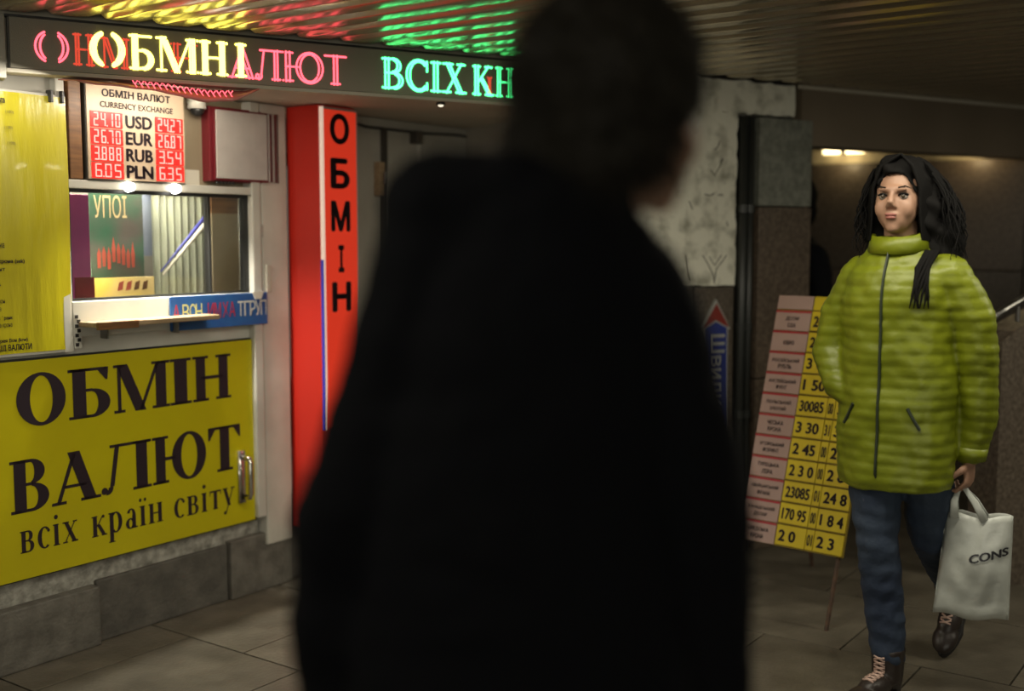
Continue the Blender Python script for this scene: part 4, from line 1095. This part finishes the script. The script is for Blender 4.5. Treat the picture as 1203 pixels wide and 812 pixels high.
# hair: shell plus long wavy strands
hm = MB()
def HT(p): return TW @ Vector(p)
hm.ball(HT((0, .022, .034)), (.090, .100, .094), 20, 14, TW.to_3x3())
hm.ball(HT((0, -.004, .078)), (.076, .078, .052), 16, 10); hm.ball(HT((.082, .045, -.05)), (.056, .070, .110), 16, 10); hm.ball(HT((-.066, .050, -.05)), (.036, .060, .10), 16, 10)
hm.ball(HT((.0, .080, -.09)), (.10, .05, .13), 16, 10)
hm.ball(HT((.118, .060, -.130)), (.062, .066, .105), 16, 10); hm.ball(HT((-.080, .055, -.125)), (.034, .055, .075), 16, 10)
TWi = TW.inverted()
def hdisp(co, n):
    q = TWi @ co
    w_ = .006*math.sin(q.z*95+q.x*40+3*math.atan2(q.y, q.x)) + .008*noise.noise(Vector((q.x*30, q.y*30, q.z*7)))
    co = co + n*w_
    q = TWi @ co
    # opening for the face
    if q.y < .02:
        f = (q.x/.064)**2 + ((q.z+.035)/.105)**2
        if f < 1: co = co + Vector((0, 0, 0)) + TW.to_3x3() @ Vector((0, (1-f)*.085 + .02, 0))
    return co
hr = link('hair', organic(hm, .006, 4, hdisp), M['hair_black'], w, True)
rr = random.Random(11); roots = []
for i in range(420):
    a = rr.uniform(-.30, PI+.30)     # around the back from one temple to the other
    el = rr.uniform(.25, 1.35)
    p = Vector((.092*math.cos(a)*math.sin(el), .022+.100*math.sin(a)*math.sin(el), .034+.095*math.cos(el)))
    L_ = rr.uniform(.18, .30)*(1.0 if math.cos(a) > -.2 else .85)
    pts = []; out = Vector((math.cos(a), math.sin(a)*.8, 0)); ph = rr.uniform(0, 6)
    for j in range(9):
        f = j/8
        q = p + out*(.012+.040*math.sin(min(1, f*1.3)*PI/2)*(2.0 if math.cos(a) > 0 else .7)) + Vector((0, 0, -L_*f**1.15))
        q += Vector((math.sin(ph+f*11), math.cos(ph+f*9), 0))*.014*f
        pts.append(HT(q))
    roots.append(pts)
sm = MB(); strands(sm, roots, .0040, 4); tag(sm.build('hair_strands', M['hair_black'], hr, smooth=True), kind='stuff')
# side parted fringe locks
fm = MB()
for i in range(26):
    f = i/25
    for s in (1, -1):
        st_ = Vector((.014, -.066+.05*f, .127-.012*f)); 
        xx = s*(.058+.016*f)
        pts = [HT(st_), HT((xx*.80+.006, -.076+.05*f, .090-.01*f)), HT((xx*1.20, -.050+.04*f, .030)), HT((xx*1.24, -.042+.04*f, -.05)), HT((xx*1.34, -.030+.04*f, -.13))]
        fm.tube(pts, [.004, .0062, .0062, .0055, .002], 5, cap=False)
fm.build('fringe', M['hair_black'], hr, smooth=True)
# the dark lock falling over her left chest
lk = MB()
for i in range(9):
    x = .088+i*.0045
    pts = [Vector((x+.012, -.055, 1.40))] + [front(x+.007*math.sin(z*30+i), z, .007) for z in (1.35, 1.31, 1.27, 1.23)]
    lk.tube(pts, [.006, .006, .0055, .004, .0015], 5, cap=False)
lk.build('chest_lock', M['hair_black'], hr, smooth=True)

# jeans
jn = MB(); jn.loft([(0, 0, .70, .12, .09), (0, 0, .80, .150, .112), (0, 0, .90, .158, .118), (0, 0, 1.0, .15, .11)])
limb(jn, [hipR+Vector((0, 0, -.02)), hipR*.5+kneeR*.5, kneeR, kneeR*.5+ankR*.5+Vector((0, .012, 0)), ankR+Vector((0, 0, .035))], [.095, .086, .066, .062, .054])
limb(jn, [hipL+Vector((0, 0, -.02)), hipL*.5+kneeL*.5, kneeL, kneeL*.5+ankL*.5+Vector((0, .012, 0)), ankL+Vector((0, -.005, .035))], [.095, .086, .066, .062, .054])
def wr(co, n): return co+n*(.006*noise.noise(Vector((co.x*10, co.y*10, co.z*24)))+.004*noise.noise(co*30))
link('jeans', organic(jn, .007, 5, wr), M['jeans'], w, True)

def boot(ank, dr, parent):
    """ank above the heel; dr heel to toe"""
    dr = dr.normalized(); up = Vector((0, 0, 1)); side = dr.cross(up).normalized(); up = side.cross(dr).normalized()
    rot = Matrix((side, dr, up)).transposed()
    heel = ank - up*.075
    b = MB(); b.tube([ank+up*.065, ank+up*.01, heel+up*.03], [.054, .050, .047], 16)
    b.ball(heel+up*.025-dr*.018, (.036, .045, .038), 14, 10, rot); b.ball(heel+dr*.07+up*.028, (.040, .085, .038), 16, 10, rot)
    b.ball(heel+dr*.145+up*.016, (.043, .062, .030), 16, 10, rot)
    o = link('boot', organic(b, .005, 4), M['boot'], parent, True)
    s_ = MB(); outline = []
    for k_ in range(24):
        a = 2*PI*k_/24; y = .068+.138*math.cos(a); x = .042*math.sin(a)*(1.08 if y > .09 else .88); outline.append((x, y))
    i0 = len(s_.v)
    for h in (-.016, .006):
        for x, y in outline: s_.v.append(tuple(heel+side*x+dr*y+up*h))
    s_.f.append(tuple(range(24))); s_.f.append(tuple(range(47, 23, -1)))
    for k_ in range(24): s_.f.append((k_, (k_+1) % 24, 24+(k_+1) % 24, 24+k_))
    s_.build('sole', M['sole'], o, bev=.002)
    bb = bvh_of(o.data)
    def on(x, f):   # point on the instep
        p = (ank+up*.05+dr*.06)*(1-f) + (heel+dr*.125+up*.07)*f + side*x
        d_ = (-(dr*.75+up*.5)).normalized()
        h = bb.ray_cast(p+(-d_)*.06, d_); return (h[0]-d_*.003) if h[0] else p
    lc = MB()
    for i in range(7):
        f = i/6.5
        lc.tube([on(-.018, f), on(0, f+.06), on(.018, f+.12)], .0036, 6); lc.tube([on(.018, f), on(0, f+.06), on(-.018, f+.12)], .0036, 6)
    lc.build('laces', M['lace'], o, smooth=True)
    return o
boot(ankR+Vector((0, 0, -.008)), Vector((-.15, -1, 0)), w)
boot(ankL, Vector((0, -.72, -.69)), w)

# ---- the bag she carries
hw = W0 + Matrix.Rotation(WYAW, 3, 'Z') @ (lw + Vector((-.02, -.012, -.095)))
bagyaw = R(-22)
bg = thing('carrier_bag', 'white plastic carrier bag with black letters hanging from the woman\'s hand', 'bag', (hw.x, hw.y, 0), bagyaw)
BX_ = .042
ztop = hw.z-.080; zbot = ztop-.325
bm_ = MB(); nu, nv = 20, 16
def bagp(u, v, s):
    hwid = .096+.014*(1-v); x = (u-.5)*2*hwid + .014 + BX_ - (.016*(1-v))
    z = zbot+(ztop-zbot)*v + .006*math.sin(u*9)
    bul = math.sin(PI*u)**.6*(.030+.022*math.sin(PI*min(1, (1-v)*1.2)))
    y = s*bul + .010*noise.noise(Vector((u*5, v*6, s*3)))+.004*noise.noise(Vector((u*16, v*18, s)))
    if v == 0: y *= .6
    return (x, y, z)
for s in (-1, 1):
    base = len(bm_.v)
    for i in range(nu+1):
        for j in range(nv+1): bm_.v.append(bagp(i/nu, j/nv, s))
    for i in range(nu):
        for j in range(nv):
            a = base+i*(nv+1)+j; f = (a, a+nv+1, a+nv+2, a+1); bm_.f.append(f if s < 0 else f[::-1])
for i in range(nu):
    a = i*(nv+1); b2 = (nu+1)*(nv+1)+i*(nv+1); bm_.f.append((a, b2, b2+nv+1, a+nv+1))
o = bm_.build('bag_sheet', M['bag'], bg, smooth=True, fix=False); md = o.modifiers.new('t', 'SOLIDIFY'); md.thickness = .0015
for s in (-1, 1):
    h = MB(); sh_ = -.026 if s < 0 else .03
    pts = [(-.016, s*.03, ztop-.012), (-.018, s*.024, ztop+.04), (-.006, s*.008, hw.z-.004), (.004, s*.006, hw.z+.004), (.014, s*.008, hw.z-.006), (.042, s*.024, ztop+.04), (.072, s*.03, ztop-.012)]
    h.tube(pts, [.014, .011, .007, .006, .007, .011, .014], 8, flat=.3); h.build('bag_handle', M['bag'], bg, smooth=True)
me = text_mesh('CONS', .04)
xs = [v.co.x for v in me.vertices]; ys = [v.co.y for v in me.vertices]; a, b, c, d = min(xs), max(xs), min(ys), max(ys)
bb = bvh_of(o.data)
for v in me.vertices:
    fx = (v.co.x-a)/(b-a); fy = (v.co.y-c)/(d-c)
    x = .030+fx*.112; z = zbot+.180+fx*.030+fy*.028
    h = bb.ray_cast(Vector((x, -.3, z)), Vector((0, 1, 0)))
    v.co = Vector((x, (h[0].y if h[0] else -.05)-.003, z))
link('bag_lettering', me, M['bag_txt'], bg)

# ---- foreground figure in the black coat, seen from behind, leaning into the step
m_ = thing('man', 'person in a bulky black coat seen close from behind, hiding the middle of the view', 'person', (0.0, 1.36, 0), 0)
mb = MB()
TM = head(mb, (.126, .03, 1.595), R(128), R(4), 1.10)
mb.tube([(.055, 0, 1.42), (.075, .01, 1.48), (.100, .02, 1.56)], [.070, .064, .062], 14)
mb.loft([(.02, 0, .86, .15, .10), (.02, 0, 1.0, .15, .11), (.02, 0, 1.2, .16, .11), (.02, 0, 1.36, .17, .10), (.035, 0, 1.44, .08, .07)])
limb(mb, [(-.08, 0, 1.40), (-.160, 0, 1.15), (-.20, .045, .84)], [.050, .040, .030]); limb(mb, [(.13, 0, 1.34), (.195, .02, 1.12), (.228, .06, .82)], [.055, .042, .030])
hand(mb, (-.20, .05, .81), (0, .15, -1), (1, 0, 0), (0, 1, 0), .45); hand(mb, (.235, .07, .79), (0, .15, -1), (-1, 0, 0), (0, 1, 0), .45)
mhL, mkL, maL = Vector((-.075, 0, .90)), Vector((-.09, .10, .50)), Vector((-.10, .02, .10))
mhR, mkR, maR = Vector((.105, 0, .90)), Vector((.13, .18, .50)), Vector((.14, .26, .10))
limb(mb, [mhL, mkL, maL], [.08, .055, .04]); limb(mb, [mhR, mkR, maR], [.08, .055, .04])
link('body', organic(mb, .0075, 3), M['skin'], m_, True)
face_parts(m_, TM, 1.10)
ct = MB()
ct.loft([(.012, 0, .60, .225, .15), (.012, 0, .80, .222, .15), (.010, 0, 1.0, .205, .14), (.012, 0, 1.18, .180, .135), (.025, 0, 1.32, .165, .130), (.030, 0, 1.42, .145, .115), (.030, .0, 1.47, .120, .10), (.045, 0, 1.515, .085, .085)])
limb(ct, [(-.075, 0, 1.450), (-.100, 0, 1.385), (-.130, 0, 1.28), (-.170, 0, 1.17), (-.200, .01, 1.09), (-.213, .03, .95), (-.216, .05, .85)], [.080, .076, .072, .070, .068, .064, .060])
limb(ct, [(.125, 0, 1.385), (.162, 0, 1.33), (.194, .01, 1.22), (.224, .02, 1.11), (.238, .04, .97), (.244, .06, .84)], [.076, .076, .074, .072, .066, .060])
ct.ball((-.02, -.01, 1.485), (.125, .075, .055), 18, 12); ct.ball((-.085, -.01, 1.475), (.068, .07, .066), 18, 12)      # folded hood and collar on the raised shoulder
ct.tube([(-.10, 0, 1.475), (-.0, -.05, 1.50), (.08, -.05, 1.485), (.15, -.02, 1.43)], [.036, .042, .040, .030], 12)
def coatd(co, n): return co + n*(.008*noise.noise(Vector((co.x*7, co.y*7, co.z*13)))+.004*noise.noise(co*28))
link('coat', organic(ct, .010, 6, coatd), M['coat'], m_, True)
tr = MB(); limb(tr, [mhL, mkL, maL+Vector((0, 0, .03))], [.10, .075, .060]); limb(tr, [mhR, mkR, maR+Vector((0, 0, .03))], [.10, .075, .060])
link('trousers', organic(tr, .010, 4, wr), M['trousers'], m_, True)
for an_ in (maL, maR):
    b = MB(); b.tube([an_+Vector((0, 0, .02)), an_+Vector((0, 0, -.05))], [.050, .046], 14); b.ball(an_+Vector((0, .07, -.062)), (.046, .13, .038), 16, 10)
    o = link('shoe', organic(b, .007, 4), M['boot'], m_, True)
hm = MB(); r3 = TM.to_3x3()
for p, r in (((0, .014, .032), (.104, .120, .113)), ((0, .060, -.050), (.092, .072, .090)), ((.072, .034, -.03), (.032, .058, .070)), ((-.072, .034, -.03), (.032, .058, .070))):
    hm.ball(TM @ Vector(p), r, 20, 14, r3)
TMi = TM.inverted()
def mh(co, n):
    q = TMi @ co; co = co + n*(.008*noise.noise(q*34)+.006*noise.noise(q*80))
    q = TMi @ co
    if q.y < -.01:
        f = (q.x/.070)**2+((q.z+.04)/.100)**2
        if f < 1: co = co + r3 @ Vector((0, (1-f)*.09+.015, 0))
    return co
hr = link('hair', organic(hm, .007, 3, mh), M['hair_brown'], m_, True)
roots = []; rr = random.Random(5)
hb = bvh_of(hr.data); ctr = TM @ Vector((0, .03, 0))
for i in range(2600):
    d = Vector((rr.gauss(0, 1), rr.gauss(0, 1), rr.gauss(0, 1))).normalized(); dl = TMi.to_3x3() @ d
    if dl.y < -.55 and dl.z < .5: continue
    if dl.z < -.85: continue
    h = hb.ray_cast(ctr+d*.3, -d)
    if not h[0]: continue
    p = h[0]; L_ = rr.uniform(.015, .034); fall = Vector((rr.uniform(-.4, .4), rr.uniform(-.4, .4), -.9))
    roots.append([p-d*.003, p+d*L_*.45+fall*L_*.2, p+d*L_*.75+fall*L_*.7])
sm = MB(); strands(sm, roots, .0017, 3); tag(sm.build('hair_strands', M['hair_brown'], hr, smooth=True), kind='stuff')

# ---- dark figure half hidden behind the pillar
pp = wp(0.87, 0.52)
d_ = thing('bystander', 'person in a black coat standing half hidden behind the granite pillar', 'person', pp, R(-60))
d_.scale = (1.08, 1.08, 1.08)
mb = MB(); TD = head(mb, (0, 0, 1.50), 0, 0, .98)
mb.tube([(0, .01, 1.28), (0, 0, 1.43)], [.06, .052], 12)
mb.loft([(0, 0, .8, .15, .10), (0, 0, 1.05, .13, .1), (0, 0, 1.25, .15, .10), (0, 0, 1.32, .07, .06)])
for s in (1, -1):
    limb(mb, [(s*.15, 0, 1.25), (s*.21, 0, 1.0), (s*.20, -.04, .76)], [.05, .036, .026])
    hand(mb, (s*.20, -.04, .74), (0, -.1, -1), (-s, 0, 0), (0, -1, 0), .4)
    limb(mb, [(s*.08, 0, .82), (s*.09, -.01, .45), (s*.09, .01, .09)], [.075, .05, .036])
    mb.ball((s*.09, -.05, .035), (.035, .10, .03), 12, 8)
link('body', organic(mb, .010, 3), M['skin'], d_, True)
ct = MB(); ct.loft([(0, 0, .52, .20, .15), (0, 0, .8, .19, .14), (0, 0, 1.05, .17, .13), (0, 0, 1.22, .18, .13), (0, 0, 1.30, .13, .10), (0, 0, 1.36, .075, .075)])
for s in (1, -1): limb(ct, [(s*.15, 0, 1.24), (s*.215, 0, 1.0), (s*.20, -.035, .80)], [.068, .062, .05])
link('coat', organic(ct, .011, 5, coatd), M['coat2'], d_, True)
tr = MB()
for s in (1, -1): limb(tr, [(s*.08, 0, .80), (s*.09, -.01, .45), (s*.09, .01, .12)], [.09, .068, .055])
link('trousers', organic(tr, .011, 4), M['trousers'], d_, True)
for s in (1, -1):
    link('shoe', organic(MB().ball((s*.09, -.045, .042), (.045, .125, .042), 16, 10).tube([(s*.09, .01, .03), (s*.09, .01, .13)], .046, 12), .009, 3), M['boot'], d_, True)
link('hair', organic(MB().ball((0, .03, 1.535), (.088, .10, .10)).ball((0, .06, 1.46), (.08, .06, .09)), .010, 3), M['hair_black'], d_, True)
face_parts(d_, TD, .98)
